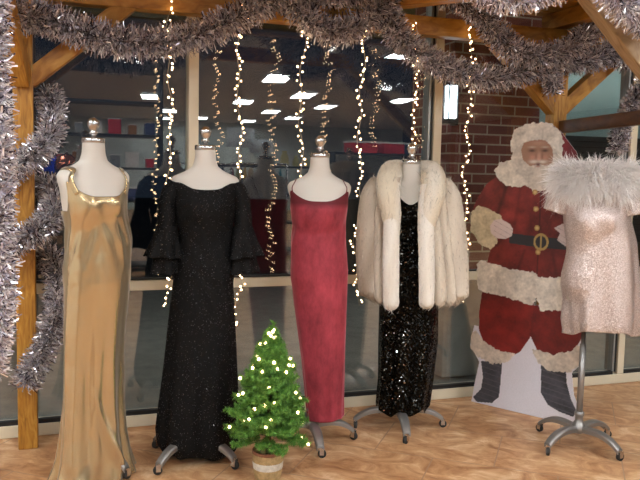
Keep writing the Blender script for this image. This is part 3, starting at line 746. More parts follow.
def strap(parent, mat, pts, w, t=0.003, dz=0.0, name='strap', lean=0.0, off=0.006, seg=None):
    P = smoothpath([torso_pt(np.array([a]), np.array([z]), off)[0] + np.array([lean, 0, dz]) for a, z in pts], 30)
    m = MB(); R = []
    T = np.gradient(P, axis=0)
    for p, tt in zip(P, T):
        tt = tt / np.linalg.norm(tt)
        nrm = np.array([p[0] - lean, p[1], 0.02 + 3 * max(0, p[2] - dz - 1.33)]); nrm -= tt * nrm.dot(tt); nrm /= np.linalg.norm(nrm)
        s = np.cross(tt, nrm)
        R.append([p + s * w / 2, p + s * w * .25 + nrm * t, p - s * w * .25 + nrm * t, p - s * w / 2, p - nrm * .001])
    return m.loft(R, cap=True).build(name, mat, parent)
for sg in (-1, 1):
    A = lambda d: FRONT + sg * d
    strap(b1, MT['satin'], [(A(.78), 1.29), (A(.84), 1.32), (A(.84), 1.345), (A(.80), 1.368), (A(.82), 1.392), (A(1.3), 1.402), (A(2.1), 1.392), (A(2.4), 1.34), (A(2.5), 1.25)], 0.030, 0.004, 0.01)

# 2 black glitter gown: off-shoulder, ruched waist, bell sleeves in two tiers
def folds2(th, z):
    d = angd(th, FRONT)
    v = 0.0045 * np.sin(60 * (z + 0.16 * d) + 1.0) * np.exp(-((z - 1.02) / 0.11) ** 2) * np.exp(-((d + 0.1) / 0.9) ** 2)
    v = v + 0.006 * np.sin(38 * (z + 0.25 * d)) * np.exp(-((z - .90) / .14) ** 2) * np.exp(-((d - .45) / .7) ** 2)
    low = np.clip((.85 - z) / .85, 0, 1)
    v = v + 0.012 * low * np.sin(6 * th + 1.1 + .7 * z) + 0.005 * low * np.sin(11 * th + 2)
    return v
def top2(th):
    d = np.abs(angd(th, FRONT))
    return 1.338 + 0.032 * np.clip((d - .35) / .9, 0, 1) - 0.018 * np.exp(-((d - .0) / .30) ** 2) + 0.004 * np.cos(9 * d)
def bot2(th):
    d = angd(th, FRONT)
    return 0.045 + 0.02 * np.cos(2 * d + .5) - 0.025 * np.cos(d) + .010 * np.sin(6 * th)
b2, rg = gown('glitter_gown', MT['glitter'], (.645, 3.53), math.radians(-8), DRESS2, top2, 0.010, 0.0, folds2, depth=.74, botf=bot2, zfit=1.27,
              label='long black glitter gown with off-shoulder neckline and tiered bell sleeves')
def sleeve_tube(parent, name, mat, C, RX, RY=None, seg=28, wave=0.0, nwave=7, solid=-.002, wphase=0.0):
    C = smoothpath(C, 40); n = len(C); u = np.linspace(0, 1, n)
    RX = np.interp(u, np.linspace(0, 1, len(RX)), RX); RY = RX if RY is None else np.interp(u, np.linspace(0, 1, len(RY)), RY)
    th = np.linspace(0, 2 * PI, seg, endpoint=False); R = []
    T = np.gradient(C, axis=0)
    for k in range(n):
        t = T[k] / np.linalg.norm(T[k]); a = np.cross(t, [0, 1.0, 0]); a /= np.linalg.norm(a); b = np.cross(t, a)
        w = 1 + wave * u[k] ** 1.5 * np.sin(nwave * th + wphase)
        R.append(C[k] + (RX[k] * w * np.cos(th))[:, None] * a + (RY[k] * w * np.sin(th))[:, None] * b + (0.25 * wave * u[k] ** 2 * RX[k] * np.sin(nwave * th + 1 + wphase))[:, None] * t)
    return MB().loft(R).build(name, mat, parent, solid=solid)
for sg in (-1, 1):
    sl = sleeve_tube(b2, 'sleeve', MT['glitter'], [(sg * .138, -.0, 1.335), (sg * .160, -.015, 1.31), (sg * .176, -.02, 1.24), (sg * .182, -.03, 1.12)], [.030, .042, .040, .042], [.05, .052, .046, .05])
    sleeve_tube(b2, 'upper_ruffle', MT['glitter'], [(sg * .180, -.028, 1.15), (sg * .184, -.03, 1.08), (sg * .192, -.035, 1.00)], [.044, .062, .085], [.05, .062, .075], seg=64, wave=.16, nwave=6)
    sleeve_tube(b2, 'lower_ruffle', MT['glitter'], [(sg * .182, -.028, 1.08), (sg * .184, -.03, 1.0), (sg * .188, -.032, .925)], [.040, .056, .068], [.045, .052, .062], seg=64, wave=.17, nwave=5, wphase=1.4)

# 3 crimson velvet slip dress
def folds3(th, z):
    d = angd(th, FRONT)
    low = np.clip((1.0 - z) / 1.0, 0, 1)
    v = 0.005 * low * np.sin(5 * th + .5 + z) + 0.003 * low * np.sin(9 * th - 2 * z)
    v = v + 0.0022 * np.sin(36 * (z - 0.30 * d) + 1) * np.exp(-((z - 1.10) / .10) ** 2)
    return v
def top3(th):
    d = np.abs(angd(th, FRONT)); db = np.abs(angd(th, PI / 2))
    z = 1.272 + 0.050 * np.clip((d - .1) / .85, 0, 1) ** 2
    w = np.clip((d - 1.0) / .5, 0, 1); w = w * w * (3 - 2 * w)
    return z * (1 - w) + 1.235 * w
b3, rg = gown('velvet_dress', MT['velvet'], (1.24, 3.58), math.radians(-18), DRESS3, top3, 0.007, -0.025, folds3, depth=.74, zbot=.135, zfit=1.28,
              botf=lambda th: 0.135 + 0.010 * np.sin(th + 1) + .003 * np.sin(5 * th), label='long crimson velvet slip dress with thin spaghetti straps')
for sg in (-1, 1):
    A = lambda d: FRONT + sg * d
    strap(b3, MT['velvet'], [(A(.92), 1.325), (A(.93), 1.36), (A(.88), 1.388), (A(1.2), 1.402), (A(2.0), 1.398), (A(2.3), 1.35), (A(2.4), 1.27)], 0.006, 0.0025, -0.025)

# 4 black sequin dress
def folds4(th, z):
    low = np.clip((1.0 - z) / 1.0, 0, 1)
    return 0.012 * low * np.sin(7 * th + .6) + 0.004 * low * np.sin(12 * th - z)
def top4(th):
    d = np.abs(angd(th, FRONT))
    z = 1.262 + 0.055 * np.exp(-((d - .55) / .30) ** 2) - .01 * np.exp(-(d / .2) ** 2)
    w = np.clip((d - .8) / .4, 0, 1)
    return z * (1 - w) + 1.24 * w
b4, rg = gown('sequin_dress', MT['sequin'], (1.79, 3.65), math.radians(-25), DRESS4, top4, 0.008, -0.045, folds4, depth=.70, zfit=1.28,
              botf=lambda th: 0.105 - 0.025 * np.sin(angd(th, FRONT) + .3) * 0 + .018 * np.sin(7 * th + .6) + .012 * np.cos(th),
              label='long black sequin dress with sweetheart neckline worn under the fur coat')

# 5 short blush sequin dress
def folds5(th, z):
    low = np.clip((1.25 - z) / .65, 0, 1)
    return 0.014 * low * np.sin(6 * th + 1.0) + 0.007 * low * np.sin(10 * th + 2 * z)
def top5(th):
    d = np.abs(angd(th, FRONT))
    return 1.36 - 0.05 * np.exp(-(d / .5) ** 2)
b5, rg = gown('short_sequin_dress', MT['pinksequin'], (2.585, 3.13), math.radians(-38), DRESS5, top5, 0.012, -0.045, folds5, depth=.66, zfit=1.36,
              botf=lambda th: 0.615 - .012 * np.cos(2 * th) + .018 * np.sin(th + 2.6) + .006 * np.sin(6 * th + 1), label='short blush pink sequin dress with short sleeves and white feather collar')
for sg in (-1, 1):
    sleeve_tube(b5, 'sleeve', MT['pinksequin'], [(sg * .10, 0, 1.36), (sg * .155, -.01, 1.34), (sg * .188, -.02, 1.235)], [.045, .062, .062], [.06, .062, .06], wave=.08, nwave=5)
# feather collar of the blush dress
n = 15000
th = rng.uniform(0, 2 * PI, n)
hh = rng.uniform(-1, 1, n)
cx = (0.175 + 0.015 * hh) * np.cos(th); cy = (0.105 + .01 * hh) * np.sin(th) - 0.015; cz = 1.412 - 0.012 * np.cos(2 * th) + hh * 0.060 - .015 * np.clip(-np.sin(th), 0, 1)
Pn = np.stack([cx * (1 - .18 * np.clip(hh, 0, 1)), cy, cz], 1)
Dn = np.stack([np.cos(th) * .8, np.sin(th) * 1.1, 0.25 * hh - .12 + 0.9 * hh * np.abs(hh)], 1) + rng.normal(0, .55, (n, 3))
mb = MB()
tt = np.linspace(0, 2 * PI, 40, endpoint=False)
mb.loft([[(.165 * math.cos(a) * f_, .095 * math.sin(a) * f_ - .012, 1.40 - .012 * math.cos(2 * a) + dz_) for a in tt] for f_, dz_ in ((.98, -.05), (1.08, -.03), (1.1, 0), (1.05, .035), (.93, .05))])
strands(mb, Pn, Dn, rng.uniform(.035, .115, n) * (1 + .35 * np.sin(9 * th + 4 * hh) * np.cos(5 * hh + 3 * th)), .0038, None, bend=np.array([0, 0, -.018]) + rng.normal(0, .014, (n, 3)))
mb.build('feather_collar', MT['feather'], b5, smooth=False)

# ------------------------------------------------------------------ fur coat
coat = empty('fur_coat', (1.79, 3.65, 0), math.radians(-25), 'cream and fawn fox fur coat hanging open over the black sequin dress', 'coat')
def fur_piece(name, surf, nu, nv, nstr, cfun, L=0.042, W=.0042, lift=.55, down=1.0):
    """surf(u,v)->xyz arrays; base surface plus short hairs combed downwards"""
    U, V = np.meshgrid(np.linspace(0, 1, nu), np.linspace(0, 1, nv), indexing='ij')
    P = surf(U, V); mb = MB(); F = []
    Pf = P.reshape(-1, 3); cf = cfun(U.ravel(), V.ravel())
    idx = np.arange(nu * nv).reshape(nu, nv)
    F = np.stack([idx[:-1, :-1], idx[1:, :-1], idx[1:, 1:], idx[:-1, 1:]], -1).reshape(-1, 4)
    mb.addarr(Pf, F, cf)
    u, v = rng.uniform(0, 1, nstr), rng.uniform(0, 1, nstr); e = 1e-3
    p = surf(u, v); du = surf(u + e, v) - p; dv = surf(u, v + e) - p
    nrm = np.cross(du, dv); nrm /= np.linalg.norm(nrm, axis=1)[:, None] + 1e-12
    dn = dv / (np.linalg.norm(dv, axis=1)[:, None] + 1e-12)
    D = nrm * lift + dn * down + rng.normal(0, .28, (nstr, 3))
    c = cfun(u, v) * rng.uniform(.50, 1.22, (nstr, 1))
    strands(mb, p, D, L * rng.uniform(.6, 1.2, nstr), W, np.clip(c, 0, 1))
    return mb.build(name, MT['fur'], coat, smooth=True)
CREAM = np.array([0.62, 0.55, 0.45]); FAWN = np.array([0.22, 0.155, 0.10]); WHITE = np.array([.76, .72, .65])
cz_ = np.array([q[0] for q in COAT])[::-1]; ca_ = np.array([q[2] for q in COAT])[::-1]; cc_ = np.array([q[1] for q in COAT])[::-1]
def panel(t0, t1, npelt, ztop, zbot, amp=.024, shrink=0.050):
    def f(u, v):
        th = t0 + (t1 - t0) * u
        z = ztop + (zbot - ztop) * v
        ridge = np.abs(np.sin(PI * npelt * u))
        z = z + (0.022 * (1 - ridge) - .010) * np.clip((v - .85) / .15, 0, 1)
        a = np.interp(z, cz_, ca_) - shrink; cx = np.interp(z, cz_, cc_)
        b = 0.135 + 0.06 * (1 - np.clip((z - .7) / .7, 0, 1)) 
        b = np.minimum(b, a * .9)
        rr = amp * ridge ** .6 * (1 - .9 * np.clip((v - .93) / .07, 0, 1) ** 2)
        x = cx + (a + rr) * np.cos(th); y = (b + rr) * np.sin(th)
        return np.stack([x, y, z], -1)
    return f
def pcol(npelt, dark=.8):
    def f(u, v):
        ph = np.abs(np.sin(PI * npelt * u))
        k = np.clip((.80 - ph) / .6, 0, 1) * dark * (0.75 + .25 * np.sin(9 * v + 5 * u)) * (1 - .35 * v)
        return CREAM * (1 - k[:, None]) + FAWN * k[:, None]
    return f
# theta measured with the front opening at -90 degrees; the panels leave a gap of about 9 cm
R_ = math.radians
fur_piece('left_front', panel(R_(176), R_(180 + 68), 4, 1.40, .735), 80, 60, 12000, pcol(4, .95))
fur_piece('right_front', panel(R_(360 - 66), R_(364), 4, 1.40, .735), 80, 60, 12000, pcol(4, .45))
fur_piece('back_panel', panel(R_(0), R_(180), 8, 1.42, .735), 100, 50, 6000, pcol(8))
# edge strips of white fur down the opening
def roll(C, rad, col, name, nstr, L=.03, flat=.8):
    C = smoothpath(C, 60)
    rad = np.interp(np.linspace(0, 1, 60), np.linspace(0, 1, len(rad)), rad)
    T = np.gradient(C, axis=0); T /= np.linalg.norm(T, axis=1)[:, None]
    A = np.cross(T, [0, 1.0, 0]); A /= np.linalg.norm(A, axis=1)[:, None]; B = np.cross(T, A)
    def f(u, v):
        x = np.clip(v, 0, 1) * 58.999; i = x.astype(int); w = (x - i)[..., None]
        c = C[i] * (1 - w) + C[i + 1] * w; r = (rad[i] * (1 - w[..., 0]) + rad[i + 1] * w[..., 0])[..., None]
        th = (-2 * PI * u)[..., None]
        end = np.sqrt(np.clip(1 - np.clip((v - .95) / .05, 0, 1) ** 2, 0.02, 1))[..., None]
        return c + r * end * (np.cos(th) * A[i] + flat * np.sin(th) * B[i]) + (v - np.clip(v, 0, 1))[..., None] * T[i]
    return fur_piece(name, f, 24, 60, nstr, col, L=L)
solidc = lambda c, d, k=.4: (lambda u, v: c * (1 - (k * np.clip(np.sin(2 * PI * u * 2 + 6 * v), 0, 1))[:, None]) + d * (k * np.clip(np.sin(2 * PI * u * 2 + 6 * v), 0, 1))[:, None])
roll([(-.095, -.125, 1.36), (-.098, -.165, 1.2), (-.094, -.185, .95), (-.086, -.19, .70)], [.035, .042, .044, .042], solidc(WHITE, CREAM), 'left_edge_strip', 5000)
roll([(.080, -.125, 1.36), (.080, -.165, 1.2), (.092, -.185, .95), (.100, -.19, .715)], [.035, .042, .042, .040], solidc(WHITE, CREAM), 'right_edge_strip', 5000)
# shawl collar
roll([(-.088, -.165, 1.08), (-.100, -.160, 1.20), (-.118, -.135, 1.31), (-.118, -.085, 1.385), (-.105, -.01, 1.425), (-.062, .065, 1.435), (0, .088, 1.435), (.062, .065, 1.435), (.105, -.01, 1.425), (.118, -.085, 1.385), (.116, -.135, 1.31), (.092, -.160, 1.20), (.078, -.165, 1.08)],
     [.034, .052, .062, .066, .064, .058, .05, .058, .064, .066, .062, .052, .034], solidc(np.array([.66, .58, .45]), WHITE, .6), 'collar', 14000, L=.048, flat=.8)
# sleeves
for sg, nm in ((-1, 'left_sleeve'), (1, 'right_sleeve')):
    roll([(sg * .150, -.01, 1.37), (sg * .195, -.02, 1.29), (sg * .222 + .008, -.05, 1.10), (sg * .232 + .020, -.07, .92), (sg * .235 + .033, -.085, .745)], [.060, .075, .074, .070, .060],
         solidc(CREAM, FAWN if sg < 0 else np.array([.45, .38, .31]), .55), nm, 8000)

# ------------------------------------------------------------------ Christmas tree in a basket
tree = empty('christmas_tree', (.885, 3.20, 0), 0, 'small lit green Christmas tree in a woven basket on the floor', 'christmas tree')
mb = MB(); mb.tube([(0, 0, .10), (.004, 0, .4), (.012, 0, .66)], [.012, .009, .004], 8); mb.build('trunk', MT['bark'], tree)
mb = MB()
tips = []
def sprig(p, d, L, mb, dens=230):
    d = np.array(d, float); d /= np.linalg.norm(d)
    q = np.array(p) + d * L
    n = int(dens * L / .1)
    t = rng.uniform(0.05, 1, n)[:, None]
    P = np.array(p) + d * L * t + np.array([0, 0, .012]) * (t ** 2)
    D = rng.normal(size=(n, 3)); D -= (D @ d)[:, None] * d; D /= np.linalg.norm(D, axis=1)[:, None]
    D = D + d * .55
    g = rng.uniform(0, 1, (n, 1))
    col = np.array([.045, .16, .025]) * (1 - g) + np.array([.20, .42, .06]) * g
    strands(mb, P, D, rng.uniform(.014, .026, n), .0032, col)
    return q
for k in range(190):
    f_ = (k + .5) / 190
    z = .20 + .485 * f_ ** 1.05
    Rr = (.170 + .02 * math.sin(k * 1.7)) * (1 - f_ ** 1.5) + .02
    a = k * 2.39996
    el = .10 + .9 * f_ ** 2 + rng.normal(0, .08)
    if k < 8: el = -.18
    d = np.array([math.cos(a) * math.cos(el), math.sin(a) * math.cos(el), math.sin(el)])
    L = Rr * rng.uniform(.85, 1.1)
    p0 = np.array([.008 * f_, 0, z])
    q = sprig(p0 + d * L * .18, d, L * .82, mb)
    tips.append(q)
    for s_ in (-1, 1):
        for fr in (.45, .7):
            dd = d + s_ * .75 * np.array([-math.sin(a), math.cos(a), .12])
            tq = sprig(p0 + d * L * fr, dd, L * .42 * (1.25 - fr), mb)
sprig((.010, 0, .64), (.06, 0, 1), .085, mb, 300)
mb.build('branches', MT['pine'], tree, smooth=False)
m = MB()
for k in range(len(tips) - 1):
    if k % 3 == 0: m.tube(smoothpath([tips[k] * .93, (tips[k] + tips[k + 1]) * .42 + np.array([0, 0, tips[k][2] * .1]), tips[k + 1] * .95], 6), .0013, 4, cap=False)
m.build('light_wire', MT['treewire'], tree)
for k in sorted(np.random.default_rng(3).choice(190, 52, replace=False).tolist()):
    q = tips[k] * np.random.default_rng(k).uniform(.75, 1.0)
    q[2] = tips[k][2]
    bulb(tree, (q[0] * 1.0, q[1] * 1.0, q[2] + .008), 1.5)
bulb(tree, (.016, -.01, .70), 1.4)
# basket
MT['basket'] = plain('woven_straw', (.42, .29, .13), .8, var=.25, bscale=60)
MT['basket_band'] = plain('white_straw_band', (.62, .58, .50), .8, var=.15, bscale=60)
MT['basket_rim'] = plain('red_brown_straw', (.25, .10, .05), .8, var=.25, bscale=60)
def weave(z0, z1, rf, name, mt, parent):
    rows = max(2, int((z1 - z0) / .003)); th = np.linspace(0, 2 * PI, 120, endpoint=False); R = []
    for z in np.linspace(z0, z1, rows):
        r = rf(z) + .0016 * np.sin(40 * th + (PI if int(round(z / .006)) % 2 else 0))
        R.append(np.stack([r * np.cos(th), r * np.sin(th), np.full(120, z)], 1))
    return MB().loft(R).build(name, mt, parent, solid=.004)
rf = lambda z: .058 + .014 * math.sin(min(1, z / .15) * PI * .6)
bk = MB().lathe([(.001, .003), (.057, .003), (.057, .008), (.001, .008)], 48, cap=False).build('basket', MT['basket'], tree)
weave(.003, .055, rf, 'basket_lower_weave', MT['basket'], bk); weave(.055, .088, rf, 'basket_white_band', MT['basket_band'], bk); weave(.088, .125, rf, 'basket_upper_weave', MT['basket'], bk); weave(.125, .140, rf, 'basket_rim', MT['basket_rim'], bk)

# ------------------------------------------------------------------ Santa standee (printed card, flat in the photograph too)
def inpoly(x, y, P):
    P = np.array(P); n = len(P); ins = np.zeros(x.shape, bool); j = n - 1
    for i in range(n):
        xi, yi = P[i]; xj, yj = P[j]
        c = ((yi > y) != (yj > y)) & (x < (xj - xi) * (y - yi) / (yj - yi + 1e-12) + xi)
        ins ^= c; j = i
    return ins
sa = math.atan2(SANTA_DIR[1], SANTA_DIR[0])
santa = empty('santa_cutout', (SANTA_ORIGIN[0], SANTA_ORIGIN[1], 0), sa, 'life-size cardboard cutout of Santa in red suit, standing before the brick pillar', 'cardboard cutout')
du = .0035
us = np.arange(-.06, .82, du); zs = np.arange(0.0, 1.76, du)
UU, ZZ = np.meshgrid(us, zs, indexing='ij')
def rnz(cells, s):
    g = np.random.default_rng(s).normal(size=UU.shape)
    for _k in range(cells):
        for ax in (0, 1): g = (np.roll(g, 1, ax) + 2 * g + np.roll(g, -1, ax)) / 4
    return g / g.std()
def nz2(x, y, f_, s): return snoise(x * f_, y * f_, 0, s)
jx = .0025 * rnz(10, 1) + .0018 * rnz(2, 2); jz = .0025 * rnz(10, 3) + .0018 * rnz(2, 4)
colr = np.zeros(UU.shape + (3,)); mask = np.zeros(UU.shape, bool)
fold = 1 + .14 * rnz(180, 5) + .11 * rnz(40, 6) + .06 * rnz(2, 16)
furn = 1 + .07 * rnz(3, 7) + .08 * rnz(40, 8)
def lay(key, c, fur=False, fld=True, j=True):
    x = UU + (jx if fur else 0); z = ZZ + (jz if fur else 0)
    mk = inpoly(x, z, SD[key]); mask[mk] = True
    s = (furn if fur else (fold if fld else np.ones_like(fold)))
    colr[mk] = (np.array(c)[None, :] * s[mk][:, None])
    return mk
SD = SANTA_ART
lay('board', (.66, .64, .70), fld=False)
RED = (.155, .018, .016); FUR = (.64, .58, .50); SK = (.33, .18, .12)
lay('hat', (.13, .008, .014)); lay('trouser_left', (.17, .012, .010)); lay('trouser_right', (.14, .010, .009))
mk = lay('coat', RED)
hi = np.clip(1 - np.abs(UU - .22) / .12, 0, 1) * np.clip(1 - np.abs(ZZ - 1.22) / .2, 0, 1)
colr[mk] *= (1 + .45 * hi[mk])[:, None]
seam = mk & (np.abs(UU - .385) < .004) & (ZZ < 1.42); colr[seam] *= .55
for (u0_, z0_, u1_, z1_, w_, k_) in ((.085, 1.08, .17, 1.36, .014, .55), (.20, 1.10, .12, 1.00, .012, .5), (.26, 1.36, .23, 1.12, .012, .3), (.50, 1.34, .54, 1.10, .014, .4), (.30, .98, .26, .86, .010, .35), (.47, .98, .50, .86, .010, .35), (.33, 1.30, .30, 1.10, .02, -.25), (.45, 1.30, .47, 1.12, .02, -.25)):
    tt_ = np.clip(((UU - u0_) * (u1_ - u0_) + (ZZ - z0_) * (z1_ - z0_)) / ((u1_ - u0_) ** 2 + (z1_ - z0_) ** 2), 0, 1)
    dd_ = np.hypot(UU - u0_ - tt_ * (u1_ - u0_), ZZ - z0_ - tt_ * (z1_ - z0_))
    g_ = 1 - k_ * np.exp(-(dd_ / w_) ** 2); colr[mk] *= g_[mk][:, None]
lay('belt', (.022, .026, .034), fld=False)
lay('boot_left', (.050, .052, .065)); lay('boot_right', (.050, .052, .065))
for k_ in ('boot_left', 'boot_right'):
    b_ = inpoly(UU, ZZ, SD[k_]); w_ = b_ & (np.abs(np.sin(ZZ * 95 + 12 * UU)) > .95); colr[w_] = (.075, .078, .095)
lay('leg_fur_left', (.58, .50, .42), True); lay('leg_fur_right', (.56, .49, .41), True)
lay('hem_left', FUR, True); lay('hem_right', (.68, .63, .55), True)
lay('collar', FUR, True); lay('hair', (.60, .54, .47), True)
lay('face', SK, fld=False)
fc = inpoly(UU, ZZ, SD['face'])
(eu0, ez0), (eu1, ez1) = SD['eyes']; (nu_, nz_) = SD['nose'][0]; (mu_, mz_) = SD['mouth'][0]
def blob(u, z, ru, rz_, c, k=1.0, m_=None):
    w = np.exp(-((UU - u) / ru) ** 2 - ((ZZ - z) / rz_) ** 2) * k
    if m_ is not None: w = w * m_
    colr[:] = colr * (1 - w[..., None]) + np.array(c) * w[..., None]
M_ = mask
blob(nu_ - .040, nz_ - .004, .020, .016, (.58, .27, .19), .7, fc); blob(nu_ + .036, nz_ - .004, .018, .016, (.52, .24, .17), .7, fc)
for eu, ez in ((eu0, ez0), (eu1, ez1)):
    blob(eu, ez + .006, .024, .013, (.17, .08, .055), .9, M_); blob(eu, ez + .001, .017, .0055, (.06, .03, .02), 1.0, M_); blob(eu, ez + .022, .021, .0055, (.60, .52, .44), .6, M_)
    blob(eu, ez - .012, .018, .004, (.36, .18, .13), .5, M_)
blob((eu0 + eu1) / 2, ez0 + .045, .045, .014, (.56, .32, .23), .5, fc)
blob(nu_, nz_ + .004, .010, .022, (.58, .32, .23), .8, M_); blob(nu_, nz_ - .014, .014, .010, (.60, .30, .22), .9, M_); blob(nu_ + .020, nz_ + .002, .006, .024, (.20, .09, .06), .6, M_); blob(nu_ - .018, nz_ + .002, .005, .020, (.24, .11, .08), .5, M_); blob(nu_ - .008, nz_ - .022, .004, .003, (.18, .07, .05), .8, M_); blob(nu_ + .010, nz_ - .022, .004, .003, (.18, .07, .05), .8, M_)
for sg in (-1, 1): blob(mu_ + sg * .026, mz_ + .007, .026, .010, (.72, .66, .57), .9, M_)
blob(mu_ + .002, mz_ - .010, .015, .011, (.09, .025, .025), 1.0, M_); blob(mu_, mz_ - .020, .014, .004, (.42, .18, .15), .7, M_)
for k_ in range(14):
    blob(mu_ - .055 + .0085 * k_, mz_ - .075 + .012 * math.sin(k_ * 2.1), .0022, .035, (.40, .35, .30), .35, M_)
lay('cap_fur', (.70, .65, .58), True)
lay('cuff', (.54, .47, .32), True)
lay('glove', (.66, .56, .55), fld=False); lay('glove_right', (.66, .56, .55), fld=False)
gl = SD['glove']
gm = inpoly(UU, ZZ, gl) | inpoly(UU, ZZ, SD['glove_right'])
fl = gm & (np.abs(np.sin((ZZ * 1.0 + .45 * UU) * 100)) < .12) & ((UU > .10) | (UU > .5)); colr[fl] = (.36, .28, .28)
bu_, bz_ = SD['buckle'][0]
rr = np.hypot((UU - bu_) / .046, (ZZ - bz_) / .050)
colr[(rr < 1.0)] = (.45, .32, .12); colr[rr < .72] = (.030, .032, .038); colr[(np.abs(UU - bu_) < .005) & (rr < .72)] = (.40, .30, .12)
for b_ in SD['buttons']:
    r2 = np.hypot(UU - b_[0], ZZ - b_[1]); colr[r2 < .016] = (.42, .27, .10); colr[r2 < .009] = (.62, .45, .20)
colr = np.clip(colr * (1 + .03 * rng.normal(size=UU.shape))[..., None], 0, 1)
mask &= ZZ > 0.001
ii, jj = np.nonzero(mask[:-1, :-1] & mask[1:, :-1] & mask[:-1, 1:] & mask[1:, 1:])
nj = UU.shape[1]
used = -np.ones(UU.size, int)
quads = np.stack([ii * nj + jj, (ii + 1) * nj + jj, (ii + 1) * nj + jj + 1, ii * nj + jj + 1], 1)
ids = np.unique(quads); used[ids] = np.arange(len(ids)); quads = used[quads]
V = np.stack([UU.ravel()[ids], np.zeros(len(ids)), ZZ.ravel()[ids]], 1)
mb = MB(); mb.addarr(V, quads, colr.reshape(-1, 3)[ids])
bd = mb.build('printed_card', [MT['print'], MT['card']], santa, smooth=False)
md = bd.modifiers.new('solid', 'SOLIDIFY'); md.thickness = .005; md.offset = -1; md.material_offset = 1; md.material_offset_rim = 1
m = MB(); m.loft([[(.34, .005, .9), (.34, .20, 0.002), (.34, .005, 0.002)], [(.345, .005, .9), (.345, .20, 0.002), (.345, .005, 0.002)]], cap=True)
m.build('easel_strut', MT['card'], santa, smooth=False)

# ------------------------------------------------------------------ the shop behind the camera, seen mirrored in the glass
MT['shade'] = plain('grey_lamp_shade', (.72, .80, .84), .8)
MT['shelfblack'] = plain('black_shelving', (.03, .03, .03), .6)
def shelf_unit(x, y, rz, w, h, d, label, n=4):
    t = empty('shelving_unit', (x, y, 0), rz, label, 'shelf')
    for k in range(n): MB().box((0, 0, .08 + (h - .1) * k / (n - 1)), (w - .04, d, .03)).build('shelf', MT['shelfblack'], t, smooth=False)
    for sx in (-1, 1): MB().box((sx * (w / 2 - .01), 0, h / 2), (.02, d, h)).build('side_panel', MT['shelfblack'], t, smooth=False)
    return t
shelf_unit(3.25, -3.9, 0, 1.9, 1.5, .45, 'black shelving unit with grey lamps on top, mirrored behind the red dress')
def lamp(x, y, z, r, h, label):
    t = empty('table_lamp', (x, y, z), 0, label, 'table lamp')
    MB().lathe([(.07, 0), (.07, .02), (.03, .05), (.05, .12), (.02, .2), (.012, h * .6)], 20).build('lamp_base', MT['white'], t)
    MB().lathe([(r, h * .5), (r * .92, h)], 28, cap=False).build('lamp_shade', MT['shade'], t, solid=.003)
lamp(2.80, -3.9, 1.485, .24, .62, 'grey lamp with the tallest shade on the black shelving')
lamp(3.15, -3.85, 1.485, .20, .44, 'grey lamp with the low shade on the black shelving')
MT['yel'] = plain('yellow_ceramic', (.55, .50, .20), .4)
for k, (x, s_) in enumerate(((3.55, .9), (3.75, .65), (3.95, .5))):
    tag(MB().lathe([(.05 * s_, 0), (.09 * s_, .08 * s_), (.07 * s_, .2 * s_), (.04 * s_, .26 * s_), (.05 * s_, .3 * s_)], 20).build('vase', MT['yel'], None, loc=(x, -3.85, 1.485)),
        ('tall yellow vase', 'middle-sized yellow vase', 'smallest yellow vase')[k] + ' on the black shelving, mirrored in the glass', 'vase')
def rack(x, y, rz, cols, label, L=1.1, group='garments on the clothes rack', hgt=1.5, glab='garment', drop=.85):
    t = empty('clothes_rack', (x, y, 0), rz, label, 'clothes rack')
    m = MB(); m.tube([(-L / 2, 0, hgt), (L / 2, 0, hgt)], .014, 10); m.build('rail', MT['chrome'], t)
    for sx in (-1, 1):
        m = MB(); m.tube([(sx * L / 2, 0, .03), (sx * L / 2, 0, hgt)], .013, 8); m.build('upright', MT['chrome'], t)
        m = MB(); m.tube([(sx * L / 2, -.25, .02), (sx * L / 2, .25, .02)], .015, 8); m.build('foot', MT['chrome'], t)
    c_, s_ = math.cos(rz), math.sin(rz)
    n = len(cols)
    for k, (nm, c) in enumerate(cols):
        u = (-.5 + (k + .5) / n) * (L - .08)
        g = empty('hanging_garment', (x + c_ * u, y + s_ * u, 0), rz, '%s %s on the clothes rack, mirrored in the glass' % (nm, glab), 'garment', group)
        mt = bpy.data.materials.get('cloth_' + nm) or plain('cloth_' + nm, c, .85, var=.15, bscale=12)
        R = []
        d = drop * rng.uniform(.85, 1.05)
        for z, a, b in ((hgt - .05, .03, .008), (hgt - .09, .12, .014), (hgt - .13, .2, .02), (hgt - .3, .21, .024), (hgt - .05 - d * .7, .22, .028), (hgt - .05 - d, .24, .030)):
            th = np.linspace(0, 2 * PI, 24, endpoint=False)
            R.append(np.stack([b * np.cos(th) * (1 + .25 * np.sin(5 * th + k)), a * np.sin(th), np.full(24, z)], 1))
        MB().loft(R, cap=True).build('cloth', mt, g)
        MB().tube([(0, 0, hgt - .06), (0, 0, hgt - .015), (0, .018, hgt + .006), (0, .02, hgt + .015), (0, 0, hgt + .016)], .003, 6).build('hanger_hook', MT['chrome'], g)
rack(2.35, -.9, .25, [('olive', (.16, .15, .04)), ('mustard', (.42, .27, .04)), ('sand', (.42, .33, .20)), ('plum', (.20, .04, .10)), ('rose', (.42, .12, .17)), ('lilac', (.30, .16, .28)), ('teal', (.05, .18, .18))],
     'chrome clothes rack with coloured coats, mirrored between the black and red dresses', L=.7)
rack(2.25, -3.0, 0.1, [('brown', (.12, .05, .02)), ('rust', (.30, .08, .03)), ('charcoal', (.05, .05, .06)), ('ochre', (.35, .2, .05)), ('navy', (.02, .03, .09)), ('wine', (.18, .02, .03)), ('slate', (.12, .14, .16)), ('tan', (.35, .24, .13))],
     'chrome clothes rack with brown garments, mirrored between the gold and black gowns', L=1.2, group='garments on the far clothes rack', glab='dark jacket')
shelf_unit(5.2, -3.4, 0, 2.0, 1.75, .45, 'black shelving unit with red boxes on top, mirrored left of the fur coat')
